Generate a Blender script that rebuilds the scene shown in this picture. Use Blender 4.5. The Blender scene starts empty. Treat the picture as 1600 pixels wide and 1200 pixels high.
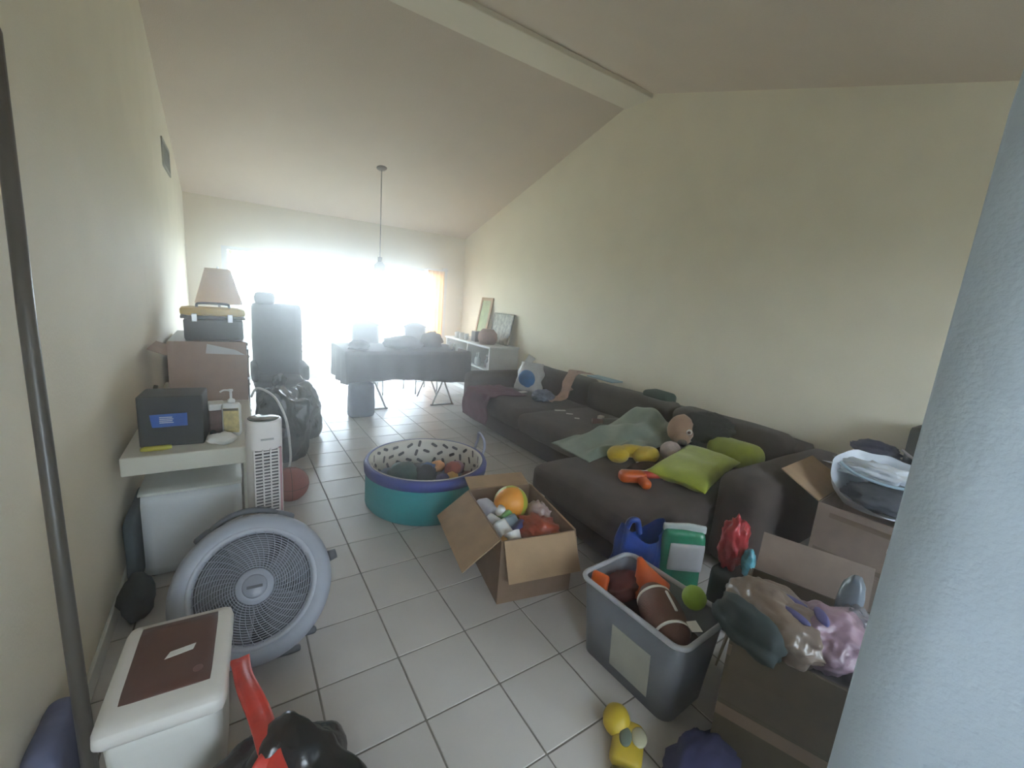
import bpy, bmesh, math, random
from mathutils import Vector, Matrix, noise

sc = bpy.context.scene
C = bpy.data.collections.new('room'); sc.collection.children.link(C)
PI = math.pi
R = math.radians
rnd = random.Random(7)

# ------------------------------------------------------------------ camera
cam = bpy.data.cameras.new('camera'); co = bpy.data.objects.new('camera', cam); C.objects.link(co)
cam.sensor_width = 36; cam.lens = 36 * 661.34 / 1600; cam.clip_start = .02; cam.clip_end = 200
yaw, pitch, roll = 0.593073, 0.193138, 0.082238
f = Vector((math.sin(yaw)*math.cos(pitch), math.cos(yaw)*math.cos(pitch), -math.sin(pitch)))
r0 = f.cross(Vector((0, 0, 1))).normalized(); u0 = r0.cross(f)
rr = math.cos(roll)*r0 + math.sin(roll)*u0; uu = -math.sin(roll)*r0 + math.cos(roll)*u0
mw = Matrix((rr, uu, -f)).transposed().to_4x4(); mw.translation = (-0.54814, -1.19759, 1.54794)
co.matrix_world = mw
sc.camera = co

# ------------------------------------------------------------------ light and exposure
SKY = 9.0
w = bpy.data.worlds.new('sky'); sc.world = w; w.use_nodes = True
bg = w.node_tree.nodes['Background']; bg.inputs[0].default_value = (.74, .86, 1, 1); bg.inputs[1].default_value = SKY
sc.view_settings.view_transform = 'Standard'; sc.view_settings.look = 'None'
sc.view_settings.gamma = 1; sc.view_settings.exposure = 1.2
sc.view_settings.use_curve_mapping = False
sc.cycles.max_bounces = 10; sc.cycles.diffuse_bounces = 6; sc.cycles.transparent_max_bounces = 12

# ------------------------------------------------------------------ materials
MATS = {}
def mat(key, col, rough=.6, var=.06, scale=8, bump=0, bscale=60, metal=0, spec=.5, alpha=1, trans=0, sheen=0, col2=None, stretch=None):
    if key in MATS: return MATS[key]
    m = bpy.data.materials.new(key); m.use_nodes = True
    nt = m.node_tree; N = nt.nodes; L = nt.links
    b = N['Principled BSDF']
    tc = N.new('ShaderNodeTexCoord'); n = N.new('ShaderNodeTexNoise'); n.inputs['Scale'].default_value = scale; n.inputs['Detail'].default_value = 4
    src = tc.outputs['Object']
    if stretch:
        mp = N.new('ShaderNodeMapping'); mp.inputs['Scale'].default_value = stretch; L.new(src, mp.inputs[0]); src = mp.outputs[0]
    L.new(src, n.inputs['Vector'])
    rp = N.new('ShaderNodeValToRGB')
    c2 = col2 or tuple(min(1, c*(1+var)) for c in col)
    c1 = col if col2 else tuple(c*(1-var) for c in col)
    rp.color_ramp.elements[0].position = .35; rp.color_ramp.elements[1].position = .65
    rp.color_ramp.elements[0].color = (*c1, 1); rp.color_ramp.elements[1].color = (*c2, 1)
    L.new(n.outputs['Fac'], rp.inputs[0]); L.new(rp.outputs[0], b.inputs['Base Color'])
    b.inputs['Roughness'].default_value = rough; b.inputs['Metallic'].default_value = metal
    b.inputs['Specular IOR Level'].default_value = spec; b.inputs['Alpha'].default_value = alpha
    b.inputs['Transmission Weight'].default_value = trans
    b.inputs['Sheen Weight'].default_value = sheen
    if bump:
        n2 = N.new('ShaderNodeTexNoise'); n2.inputs['Scale'].default_value = bscale; n2.inputs['Detail'].default_value = 3
        L.new(tc.outputs['Object'], n2.inputs['Vector'])
        bp = N.new('ShaderNodeBump'); bp.inputs['Strength'].default_value = bump; bp.inputs['Distance'].default_value = .01
        L.new(n2.outputs['Fac'], bp.inputs['Height']); L.new(bp.outputs[0], b.inputs['Normal'])
    MATS[key] = m
    return m
def translucent(key, col, fac=.5, transp=0.0):
    if key in MATS: return MATS[key]
    m = bpy.data.materials.new(key); m.use_nodes = True; nt = m.node_tree; N = nt.nodes; L = nt.links
    b = N['Principled BSDF']; b.inputs['Base Color'].default_value = (*col, 1); b.inputs['Roughness'].default_value = .5
    t = N.new('ShaderNodeBsdfTranslucent'); t.inputs[0].default_value = (*col, 1)
    mx = N.new('ShaderNodeMixShader'); mx.inputs[0].default_value = fac
    L.new(b.outputs[0], mx.inputs[1]); L.new(t.outputs[0], mx.inputs[2]); o = mx.outputs[0]
    if transp:
        tr = N.new('ShaderNodeBsdfTransparent'); m2 = N.new('ShaderNodeMixShader'); m2.inputs[0].default_value = transp
        L.new(o, m2.inputs[1]); L.new(tr.outputs[0], m2.inputs[2]); o = m2.outputs[0]
    L.new(o, N['Material Output'].inputs[0]); MATS[key] = m
    return m
def glass(key, gl=.06):
    if key in MATS: return MATS[key]
    m = bpy.data.materials.new(key); m.use_nodes = True; nt = m.node_tree; N = nt.nodes; L = nt.links
    t = N.new('ShaderNodeBsdfTransparent'); t.inputs[0].default_value = (.97, .98, .97, 1)
    g = N.new('ShaderNodeBsdfGlossy'); g.inputs['Roughness'].default_value = .02
    mx = N.new('ShaderNodeMixShader'); mx.inputs[0].default_value = gl
    L.new(t.outputs[0], mx.inputs[1]); L.new(g.outputs[0], mx.inputs[2]); L.new(mx.outputs[0], N['Material Output'].inputs[0])
    MATS[key] = m
    return m

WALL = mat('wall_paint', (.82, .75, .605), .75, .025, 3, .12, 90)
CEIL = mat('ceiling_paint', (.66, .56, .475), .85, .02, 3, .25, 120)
BEAMM = mat('beam_paint', (.76, .69, .58), .7, .02, 3, .06, 60)
WHITE = mat('white_trim', (.72, .72, .68), .45, .02, 5)
TILE = mat('floor_tile', (.54, .51, .49), .3, .05, 2.2, .02, 30, spec=.13)
GROUT = mat('grout', (.17, .15, .125), .9, .15, 20)
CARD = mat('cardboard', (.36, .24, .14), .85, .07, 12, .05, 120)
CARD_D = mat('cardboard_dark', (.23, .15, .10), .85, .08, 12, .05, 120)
CARD_G = mat('cardboard_grey', (.31, .235, .19), .85, .08, 12, .05, 120)
TAPE = mat('packing_tape', (.20, .14, .09), .35, .05, 20)
SOFA = mat('sofa_fabric', (.058, .041, .034), .95, .16, 14, .25, 260, sheen=.06)
SOFA_L = mat('sofa_seat_fabric', (.070, .051, .044), .95, .16, 10, .25, 260, sheen=.08)
BLACKBAG = mat('black_bag_plastic', (.012, .013, .013), .22, .2, 10, .35, 14)
BLACK = mat('black_plastic', (.015, .016, .017), .5, .1, 20)
DARKWOOD = mat('dark_wood', (.035, .026, .022), .35, .25, 6, stretch=(1, 8, 8))
METAL = mat('steel', (.55, .55, .55), .28, .04, 20, metal=1)
WPLAST = mat('white_plastic', (.70, .70, .68), .35, .02, 10)
RED = mat('red_plastic', (.50, .035, .025), .4, .1, 10)
BLUE = mat('blue_plastic', (.02, .06, .30), .4, .15, 10)
PAPER = mat('paper', (.75, .74, .70), .8, .03, 10)

# ------------------------------------------------------------------ mesh helpers
def obj(name, bm, m, parent=None, smooth=False, loc=None, rot=None):
    me = bpy.data.meshes.new(name); bm.normal_update(); bm.to_mesh(me); bm.free()
    for x in (m if isinstance(m, (list, tuple)) else [m]): me.materials.append(x)
    if smooth: me.polygons.foreach_set('use_smooth', [True]*len(me.polygons))
    o = bpy.data.objects.new(name, me); C.objects.link(o)
    if parent: o.parent = parent
    if loc is not None: o.location = loc
    if rot is not None: o.rotation_euler = rot
    return o
def tag(o, label, cat, group=None, kind=None):
    o['label'] = label; o['category'] = cat
    if group: o['group'] = group
    if kind: o['kind'] = kind
    return o
def thing(name, label, cat, loc=(0, 0, 0), rz=0, group=None, rot=None):
    o = bpy.data.objects.new(name, None); o.empty_display_size = .1; C.objects.link(o)
    o.location = loc; o.rotation_euler = rot or (0, 0, rz)
    return tag(o, label, cat, group)
def struct(o):
    o['kind'] = 'structure'; return o
def B(): return bmesh.new()
def box(x0, x1, y0, y1, z0, z1, b=0, seg=2, bm=None):
    t = B(); bmesh.ops.create_cube(t, size=1)
    for v in t.verts:
        v.co = Vector(((x0+x1)/2+v.co.x*(x1-x0), (y0+y1)/2+v.co.y*(y1-y0), (z0+z1)/2+v.co.z*(z1-z0)))
    if b: bmesh.ops.bevel(t, geom=t.edges[:], offset=b, segments=seg, affect='EDGES', profile=.5)
    return join(bm, t) if bm else t
def join(bm, t, M=None):
    if M is not None: bmesh.ops.transform(t, matrix=M, verts=t.verts)
    me = bpy.data.meshes.new('tmp'); t.to_mesh(me); t.free(); bm.from_mesh(me); bpy.data.meshes.remove(me)
    return bm
def rbox(x0, x1, y0, y1, z0, z1, r, n=10, amp=0, fr=4, seed=0, puff=0):
    """rounded, soft box: grid cube with rounded corners, optional puff and wrinkle noise"""
    t = B(); bmesh.ops.create_cube(t, size=2)
    bmesh.ops.subdivide_edges(t, edges=t.edges[:], cuts=n, use_grid_fill=True)
    h = Vector(((x1-x0)/2, (y1-y0)/2, (z1-z0)/2)); c = Vector(((x0+x1)/2, (y0+y1)/2, (z0+z1)/2))
    r = min(r, min(h)*.999)
    for v in t.verts:
        p = v.co.copy(); q = Vector((p.x*h.x, p.y*h.y, p.z*h.z))
        k = Vector([max(-(h[i]-r), min(h[i]-r, q[i])) for i in range(3)])
        d = q-k
        if d.length > 1e-9: q = k + d.normalized()*r
        if puff and abs(p.z) > .5:
            q.z += math.copysign(puff, p.z)*(1-p.x*p.x)*(1-p.y*p.y)
        q = q + c
        if amp:
            nn = noise.noise_vector(q*fr+Vector((seed, seed*2.1, 0)))
            q += nn*amp
        v.co = q
    return t
def cyl(r1, r2, z0, z1, seg=24, M=None, cap=True):
    t = B(); bmesh.ops.create_cone(t, cap_ends=cap, segments=seg, radius1=r1, radius2=r2, depth=z1-z0)
    bmesh.ops.translate(t, vec=(0, 0, (z0+z1)/2), verts=t.verts)
    if M is not None: bmesh.ops.transform(t, matrix=M, verts=t.verts)
    return t
def lathe(prof, seg=40, M=None):
    t = B(); rings = []
    for (r, z) in prof:
        if r < 1e-6: rings.append([t.verts.new((0, 0, z))])
        else: rings.append([t.verts.new((r*math.cos(2*PI*k/seg), r*math.sin(2*PI*k/seg), z)) for k in range(seg)])
    for a, b in zip(rings, rings[1:]):
        for k in range(seg):
            j = (k+1) % seg
            if len(a) == 1 and len(b) == 1: continue
            if len(a) == 1: t.faces.new((a[0], b[k], b[j]))
            elif len(b) == 1: t.faces.new((a[k], a[j], b[0]))
            else: t.faces.new((a[k], a[j], b[j], b[k]))
    bmesh.ops.recalc_face_normals(t, faces=t.faces)
    if M is not None: bmesh.ops.transform(t, matrix=M, verts=t.verts)
    return t
def tube(pts, r, seg=8, closed=False, bm=None):
    t = bm or B(); P = [Vector(p) for p in pts]; n = len(P)
    rs = r if isinstance(r, (list, tuple)) else [r]*n
    rings = []; up = Vector((0, 0, 1)); prev = None
    for i in range(n):
        if closed: d = P[(i+1) % n]-P[i-1]
        else: d = P[min(i+1, n-1)]-P[max(i-1, 0)]
        d.normalize()
        a = (prev - d*prev.dot(d)) if prev else d.cross(up if abs(d.z) < .95 else Vector((1, 0, 0)))
        a.normalize(); prev = a; b = d.cross(a)
        rings.append([t.verts.new(P[i]+(a*math.cos(2*PI*k/seg)+b*math.sin(2*PI*k/seg))*rs[i]) for k in range(seg)])
    m = n if closed else n-1
    for i in range(m):
        A, D = rings[i], rings[(i+1) % n]
        for k in range(seg):
            t.faces.new((A[k], A[(k+1) % seg], D[(k+1) % seg], D[k]))
    if not closed:
        t.faces.new(rings[0][::-1]); t.faces.new(rings[-1])
    return t
def smooth_path(pts, n=6):
    P = [Vector(p) for p in pts]; out = []
    for i in range(len(P)-1):
        a, b, c, d = P[max(i-1, 0)], P[i], P[i+1], P[min(i+2, len(P)-1)]
        for k in range(n):
            s = k/n
            out.append(.5*((2*b)+(c-a)*s+(2*a-5*b+4*c-d)*s*s+(3*b-a-3*c+d)*s**3))
    out.append(P[-1]); return out
def blob(rx, ry, rz, seed=0, amp=.1, fr=3, sub=3, loc=(0, 0, 0), zmin=None, ridge=0, M=None):
    t = B(); bmesh.ops.create_icosphere(t, subdivisions=sub, radius=1)
    o = Vector((seed*3.7, seed*1.3, seed*7.1))
    for v in t.verts:
        p = v.co.copy(); s = 1+amp*noise.noise(p*fr+o)
        if ridge: s += ridge*(abs(noise.noise(p*fr*2.3+o*2))-.25)
        q = Vector((p.x*rx, p.y*ry, p.z*rz))*s
        v.co = q
    if M is not None: bmesh.ops.transform(t, matrix=M, verts=t.verts)
    for v in t.verts:
        v.co += Vector(loc)
        if zmin is not None and v.co.z < zmin: v.co.z = zmin + (v.co.z-zmin)*.02
    return t
def sheet(fn, nu, nv, th=.004):
    """thin solid sheet from fn(u, v) -> Vector"""
    t = B(); g = [[t.verts.new(fn(i/nu, j/nv)) for j in range(nv+1)] for i in range(nu+1)]
    for i in range(nu):
        for j in range(nv): t.faces.new((g[i][j], g[i+1][j], g[i+1][j+1], g[i][j+1]))
    t.normal_update()
    bmesh.ops.solidify(t, geom=t.faces[:], thickness=th)
    return t
def plate(pts, th, M=None):
    """flat polygon (x, y) extruded th in z"""
    t = B(); vs = [t.verts.new((x, y, 0)) for x, y in pts]; fc = t.faces.new(vs)
    ex = bmesh.ops.extrude_face_region(t, geom=[fc])
    bmesh.ops.translate(t, vec=(0, 0, th), verts=[e for e in ex['geom'] if isinstance(e, bmesh.types.BMVert)])
    bmesh.ops.recalc_face_normals(t, faces=t.faces)
    if M is not None: bmesh.ops.transform(t, matrix=M, verts=t.verts)
    return t
def quad(a, b, c, d, th=.004):
    """panel between four corners, with thickness along its normal"""
    t = B(); P = [Vector(p) for p in (a, b, c, d)]; nrm = (P[1]-P[0]).cross(P[3]-P[0]).normalized()*th/2
    A = [t.verts.new(p-nrm) for p in P]; D = [t.verts.new(p+nrm) for p in P]
    t.faces.new(A[::-1]); t.faces.new(D)
    for k in range(4): t.faces.new((A[k], A[(k+1) % 4], D[(k+1) % 4], D[k]))
    return t
def T(x=0, y=0, z=0): return Matrix.Translation((x, y, z))
def RX(a): return Matrix.Rotation(a, 4, 'X')
def RY(a): return Matrix.Rotation(a, 4, 'Y')
def RZ(a): return Matrix.Rotation(a, 4, 'Z')

# ------------------------------------------------------------------ the room
XL, XR, YF, YB = -1.04, 3.30, 6.50, -2.60
ZF, ZR = 2.67, 3.80          # ceiling at the far wall / under the ridge beam
YR0, YR1 = 2.28, 2.66        # ridge beam
SL = (ZR-ZF)/(YF-YR1)
def zc(y): return ZR - SL*(y-YR1) if y > YR1 else (ZR if y > YR0 else ZR - .288*(YR0-y))

fl = struct(obj('floor', box(XL-.1, XR+.1, YB-.1, YF+.1, -.06, -.003), GROUT))
TS = .32
tile_bm = box(-TS/2+.0035, TS/2-.0035, -TS/2+.0035, TS/2-.0035, -.01, 0, .0018, 1)
tile0 = None; rest = B(); cnt = 0
cand = []
for i in range(-4, 11):
    for j in range(-8, 21):
        x, y = (i+.5)*TS, (j+.5)*TS
        if x+TS/2 < XL or x-TS/2 > XR or y+TS/2 < YB or y-TS/2 > YF: continue
        d = Vector((x, y, 0))-mw.translation
        zz = d.dot(f); vis = zz > .3 and abs(d.dot(rr)/zz) < 1.35 and abs(d.dot(uu)/zz) < 1.05 and not (x > 2.1 and .1 < y < 3.6)
        cand.append((0 if vis else 1, zz, x, y))
cand.sort()
for q, zz, x, y in cand:
    edge = x-TS/2 < XL or x+TS/2 > XR or y+TS/2 > YF or y-TS/2 < YB
    if q == 0 and cnt < 298 and not edge:
        if tile0 is None: tile0 = obj('tile', tile_bm, TILE, fl)
        else: t = tile0.copy(); C.objects.link(t); t.parent = fl; tile0_ = t
        (tile0 if cnt == 0 else tile0_).location = (x, y, 0); cnt += 1
    else:
        x0, x1, y0, y1 = max(x-TS/2, XL)+.0035, min(x+TS/2, XR)-.0035, max(y-TS/2, YB)+.0035, min(y+TS/2, YF)-.0035
        if x1-x0 > .01 and y1-y0 > .01: box(x0, x1, y0, y1, -.01, 0, bm=rest)
o = obj('tile_field', rest, TILE, fl); o['kind'] = 'stuff'

def prof_wall(name, x0, x1):
    t = B(); ys = [YB-.1, YR0, YR1, YF+.1]
    P = [(YB-.1, -.06)] + [(y, zc(y)+.1) for y in ys] + [(YF+.1, -.06)]
    a = [t.verts.new((x0, y, z)) for y, z in P]; b = [t.verts.new((x1, y, z)) for y, z in P]
    t.faces.new(a); t.faces.new(b[::-1])
    for k in range(len(P)): t.faces.new((a[k], a[(k+1) % len(P)], b[(k+1) % len(P)], b[k]))
    bmesh.ops.recalc_face_normals(t, faces=t.faces)
    return struct(obj(name, t, WALL))
prof_wall('wall_left', XL-.1, XL); prof_wall('wall_right', XR, XR+.1)
# far wall with the sliding-door opening
DX0, DX1, DZ = -.63, 2.88, 2.0
t = box(XL, DX0, YF, YF+.1, 0, zc(YF)+.05); box(DX1, XR, YF, YF+.1, 0, zc(YF)+.05, bm=t); box(DX0, DX1, YF, YF+.1, DZ, zc(YF)+.05, bm=t)
struct(obj('wall_far', t, WALL))
# unseen back wall; openings shaped for the light, the right one added
t = B(); xs = [XL, -.85, .05, 1.25, 2.30, XR]
for k in range(5):
    if k in (1, 3):
        zl = 1.0 if k == 1 else .95
        box(xs[k], xs[k+1], YB-.1, YB, 0, zl, bm=t); box(xs[k], xs[k+1], YB-.1, YB, 2.1, zc(YB)+.05, bm=t)
    else: box(xs[k], xs[k+1], YB-.1, YB, 0, zc(YB)+.05, bm=t)
struct(obj('wall_back', t, WALL))
for n_, (x0, x1, z0) in enumerate(((-.85, .05, 1.0), (1.25, 2.30, .95))):  # second entry is an added window that brightens the near room
    wk = struct(obj('window_%d' % (n_+2), B(), WHITE))
    t = box(x0, x0+.04, YB-.08, YB-.02, z0, 2.1); box(x1-.04, x1, YB-.08, YB-.02, z0, 2.1, bm=t); box(x0+.04, x1-.04, YB-.08, YB-.02, z0, z0+.04, bm=t); box(x0+.04, x1-.04, YB-.08, YB-.02, 2.06, 2.1, bm=t)
    obj('window_frame', t, WHITE, wk); obj('pane', box(x0+.04, x1-.04, YB-.052, YB-.048, z0+.04, 2.06), glass('pane_glass'), wk)
# ceiling: two slopes
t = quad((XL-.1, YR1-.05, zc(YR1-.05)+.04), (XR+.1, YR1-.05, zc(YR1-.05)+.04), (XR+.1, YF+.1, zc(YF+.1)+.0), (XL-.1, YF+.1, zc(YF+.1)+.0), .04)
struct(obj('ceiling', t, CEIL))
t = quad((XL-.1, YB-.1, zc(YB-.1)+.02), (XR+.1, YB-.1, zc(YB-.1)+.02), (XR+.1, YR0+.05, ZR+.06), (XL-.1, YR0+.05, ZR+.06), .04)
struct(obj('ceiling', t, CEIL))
struct(obj('trim_1', box(XL, XR, YR0, YR1, ZR-.02, ZR+.14, .006, 1), BEAMM))     # ridge beam
struct(obj('baseboard_left', box(XL, XL+.014, YB, YF, 0, .085, .004, 1), WHITE))
struct(obj('baseboard_right', box(XR-.014, XR, YB, YF, 0, .085, .004, 1), WHITE))
t = box(XL+.014, DX0-.05, YF-.014, YF, 0, .085, .004, 1); box(DX1+.06, XR-.014, YF-.014, YF, 0, .085, .004, 1, bm=t)
struct(obj('baseboard_far', t, WHITE))
# partition wall beside the camera, rounded corners and cap
PART = mat('partition_skylit', (.44, .51, .60), .7, .03, 4, .18, 110)  # blue of the sky light is mixed into this colour
pw = struct(obj('wall_partition', rbox(.45, .60, -2.60, -.997, 0, 2.03, .02, 14), PART, smooth=True))
obj('cap', box(.44, .61, -2.60, -.985, 2.03, 2.06, .012, 3), PART, pw)

# sliding door in the far wall
wd = struct(obj('window_1', B(), WHITE))
t = box(DX0, DX0+.05, YF+.0, YF+.1, 0, DZ); box(DX1-.05, DX1+.05, YF-.03, YF+.1, 0, DZ+.05, bm=t); box(DX0, DX1, YF+.0, YF+.1, DZ-.02, DZ, bm=t); box(DX0, DX1, YF, YF+.1, 0, .03, bm=t)
obj('window_frame', t, WHITE, wd)
pn = (DX1-DX0-.1)/3
for k in range(3):
    x0 = DX0+.05+k*pn; y = YF+.03+.03*(k % 2)
    t = box(x0, x0+.022, y-.015, y+.015, .03, DZ-.02); box(x0+pn-.022, x0+pn, y-.015, y+.015, .03, DZ-.02, bm=t)
    box(x0+.022, x0+pn-.022, y-.015, y+.015, .03, .08, bm=t); box(x0+.022, x0+pn-.022, y-.015, y+.015, DZ-.05, DZ-.02, bm=t)
    s = obj('sash', t, WHITE, wd)
    obj('pane', box(x0+.022, x0+pn-.022, y-.002, y+.002, .08, DZ-.05), glass('pane_glass'), s)

# outside
struct(obj('ground', box(-30, 34, YF+.1, 50, -.12, -.05), mat('patio_concrete', (.22, .23, .18), .9, .08, 3)))
struct(obj('ground', box(-30, 34, -40, YB-.1, -.12, -.05), MATS['patio_concrete']))
LEAF = translucent('leaf', (.16, .36, .05), .45)
def tree(loc, rx, rz, zc0, n, label, seed):
    g = random.Random(seed); th = thing('tree', label, 'tree', loc)
    obj('trunk', tube(smooth_path([(0, 0, -.06), (.05, .03, zc0*.5), (-.03, 0, zc0)]), .06, 8), mat('bark', (.12, .09, .06), .9, .2, 12), th)
    t = B()
    for k in range(n):
        d = Vector((g.gauss(0, 1), g.gauss(0, 1), g.gauss(0, 1))).normalized()*(g.random()**.4)
        c = Vector((d.x*rx, d.y*rx, zc0+.3*rz+d.z*rz))
        a = Vector((g.gauss(0, 1), g.gauss(0, 1), g.gauss(0, .6))).normalized(); b = a.cross(Vector((g.gauss(0, 1), g.gauss(0, 1), g.gauss(0, 1)))).normalized()
        l = .11+.1*g.random()
        q = [t.verts.new(c), t.verts.new(c+a*l*.5+b*l*.22), t.verts.new(c+a*l), t.verts.new(c+a*l*.5-b*l*.22)]
        t.faces.new(q)
    o = obj('foliage', t, LEAF, th); o['kind'] = 'stuff'
tree((-1.3, 10.4, 0), 1.25, 1.3, 2.0, 2600, 'leafy green tree growing outside the sliding glass door', 3)

# ------------------------------------------------------------------ sofa along the right wall
SZ = .43
sf = thing('sectional_sofa', 'long dark brown fabric sectional sofa with chaise along the right wall', 'sofa', (0, 0, 0))
obj('base', rbox(1.98, 3.22, .12, 3.62, .02, .25, .03, 12, .004, 3), SOFA, sf, True)
obj('chaise_base', rbox(1.32, 2.02, .16, 1.06, .02, .25, .05, 8, .004, 3), SOFA, sf, True)
obj('chaise_cushion', rbox(1.22, 2.95, .14, 1.10, .20, SZ, .075, 22, .012, 4, 1, .015), SOFA_L, sf, True)
obj('seat_cushion', rbox(1.88, 2.95, 1.11, 2.28, .22, SZ, .07, 18, .010, 4, 2, .012), SOFA_L, sf, True)
obj('seat_cushion', rbox(1.88, 2.95, 2.29, 3.42, .22, SZ, .07, 18, .010, 4, 3, .012), SOFA_L, sf, True)
obj('back_frame', rbox(3.02, 3.24, .10, 3.64, .10, .66, .05, 14, .004, 3), SOFA, sf, True)
for k, (y0, y1) in enumerate(((.16, 1.14), (1.15, 2.28), (2.29, 3.42))):
    obj('back_cushion', rbox(2.80, 3.10, y0, y1, .40, .72, .09, 16, .016, 4, 5+k), SOFA, sf, True)
obj('armrest', rbox(1.93, 3.24, -.14, .15, .03, .635, .10, 16, .006, 3, 9), SOFA_L, sf, True)
obj('armrest', rbox(1.95, 3.24, 3.43, 3.68, .03, .62, .09, 14, .006, 3, 10), SOFA, sf, True)
for x, y in ((1.42, .26), (1.42, .96), (2.06, 3.55), (3.12, -.02), (3.12, 3.55), (2.05, -.02)):
    obj('foot', cyl(.03, .035, 0, .035, 12, T(x, y, 0)), BLACK, sf)

# things lying on the sofa
GREENB = mat('sage_blanket', (.22, .27, .22), .95, .12, 9, .25, 200, sheen=.3)
def blanket(u, v):
    x = 1.58+1.30*u; y = .88+(.62-.18*(1-u))*v
    hump = .20*math.exp(-((u-.80)/.16)**2-((v-.62)/.42)**2) + .085*math.exp(-((u-.45)/.25)**2-((v-.5)/.4)**2)
    q = noise.noise(Vector((x*2.2, y*2.2, 3)))
    n = .020*(1+math.sin(9*v+7*u+5*q)) + .012*(1+math.sin(17*v-11*u+7*q)) + .012*abs(noise.noise(Vector((x*7, y*7, 9))))
    e = min(u, 1-u, v, 1-v)
    return Vector((x+.03*noise.noise(Vector((u*4, v*3, 1))), y+.07*noise.noise(Vector((u*3, 5, v))), SZ+.022+hump+n*min(1, e*7)))
tag(obj('blanket', sheet(blanket, 90, 60, .008), GREENB, smooth=True), 'crumpled sage green blanket bunched up on the brown sofa', 'blanket')

pl = thing('plush_animal', 'tan plush animal head with dark nose and black fur on lime cushion', 'plush toy', (2.50, .80, SZ+.012), R(-56))
TAN = mat('tan_plush', (.36, .22, .14), .95, .08, 16, .3, 180, sheen=.3); FUR = mat('black_fur', (.010, .010, .010), .9, .2, 30, .6, 140)
obj('head', blob(.105, .095, .125, 2, .08, 2, 3, (0, 0, .185)), TAN, pl, True)
obj('muzzle', blob(.062, .05, .055, 4, .06, 2, 3, (.02, -.085, .13)), TAN, pl, True)
obj('nose', blob(.036, .026, .028, 5, .06, 2, 3, (.025, -.132, .115)), mat('dark_nose', (.035, .028, .025), .6), pl, True)
ey = obj('eye', blob(.026, .02, .024, 5, 0, 2, 3, (.062, -.076, .195)), WPLAST, pl, True)
obj('pupil', blob(.013, .012, .013, 5, 0, 2, 2, (.064, -.091, .195)), mat('brown_eye', (.09, .035, .02), .2), ey, True)
obj('fur', blob(.20, .15, .12, 9, .25, 3, 4, (.19, .08, .225), zmin=.02, ridge=.25), FUR, pl, True)

LIME = mat('lime_fleece', (.34, .40, .035), .95, .12, 10, .35, 150, sheen=.3)
def pillow(w, d, h, seed, fr=5, n=20):
    t = B(); bmesh.ops.create_cube(t, size=2); bmesh.ops.subdivide_edges(t, edges=t.edges[:], cuts=n, use_grid_fill=True)
    for v in t.verts:
        x, y, z = v.co
        pin = 1-.10*(1-x*x)*abs(y)**3-.0; pin2 = 1-.10*(1-y*y)*abs(x)**3
        th = ((1-x**4)*(1-y**4))**.55
        q = Vector((x*w/2*pin2, y*d/2*pin, z*h/2*max(th, .06)))
        q.z += noise.noise(Vector((x*2.2+seed, y*2.2, seed)))*.02*th
        v.co = q
    return t
tag(obj('cushion', pillow(.76, .40, .125, 1.5), LIME, smooth=True, loc=(2.16, .42, SZ+.075), rot=(R(2), R(-2), R(14))), 'lime green fleece cushion with pointed corners on the chaise', 'cushion')
tag(obj('cushion', rbox(2.56, 2.80, .22, .62, SZ+.005, SZ+.2, .09, 12, .012, 5, 3), LIME, smooth=True), 'lime green fleece bolster tucked in the sofa corner by the armrest', 'cushion')
YEL = mat('yellow_plush', (.52, .36, .015), .9, .1, 14, .3, 160, sheen=.3)
ys = thing('plush_toy', 'yellow plush toy of two rounded lobes lying on the chaise', 'plush toy', (1.93, .80, SZ))
obj('body', blob(.125, .085, .065, 3, .08, 2, 3, (.09, -.06, .066)), YEL, ys, True)
obj('head', blob(.085, .075, .065, 6, .08, 2, 3, (-.11, .03, .066)), YEL, ys, True)
obj('neck', tube(smooth_path([(-.1, .02, .075), (-.02, .02, .085), (.06, -.04, .08)]), .05, 10), YEL, ys, True)
obj('tag', box(-.035, -.01, -.085, -.08, .01, .035), PAPER, ys)
tag(obj('knitted_ball', blob(.085, .075, .075, 8, .06, 3, 3, (2.26, .70, SZ+.08), ridge=.05), mat('pale_pink_knit', (.50, .40, .40), .95, .12, 26, .5, 120), smooth=True), 'pale pink knitted bundle beside the yellow plush toy', 'bundle')
tag(obj('cloth', blob(.14, .07, .03, 12, .25, 3, 3, (1.86, .62, SZ+.035), zmin=SZ+.008, ridge=.2), mat('dark_brown_cloth', (.045, .02, .018), .9, .2, 12), smooth=True), 'crumpled dark brown cloth beside the orange toy on the chaise', 'cloth')
tg = thing('plastic_toy', 'orange and red plastic toy with a white strip on the chaise', 'toy', (1.66, .50, SZ+.012), R(-28))
ORG = mat('orange_plastic', (.62, .10, .012), .35, .1, 8)
obj('body', rbox(-.13, .05, -.045, .045, 0, .075, .03, 8), ORG, tg, True)
obj('grip', rbox(-.02, .045, -.13, -.03, 0, .06, .025, 8), ORG, tg, True)
obj('barrel', tube([(.03, .04, .035), (.20, .05, .035)], .025, 14), RED, tg, True)
obj('strip', box(-.10, .24, .048, .062, .03, .062, .004), WPLAST, tg)
obj('tip', cyl(.042, .036, 0, .07, 16, T(.20, .045, .042) @ RY(PI/2)), mat('coral_plastic', (.62, .12, .10), .4), tg, True)
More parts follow.
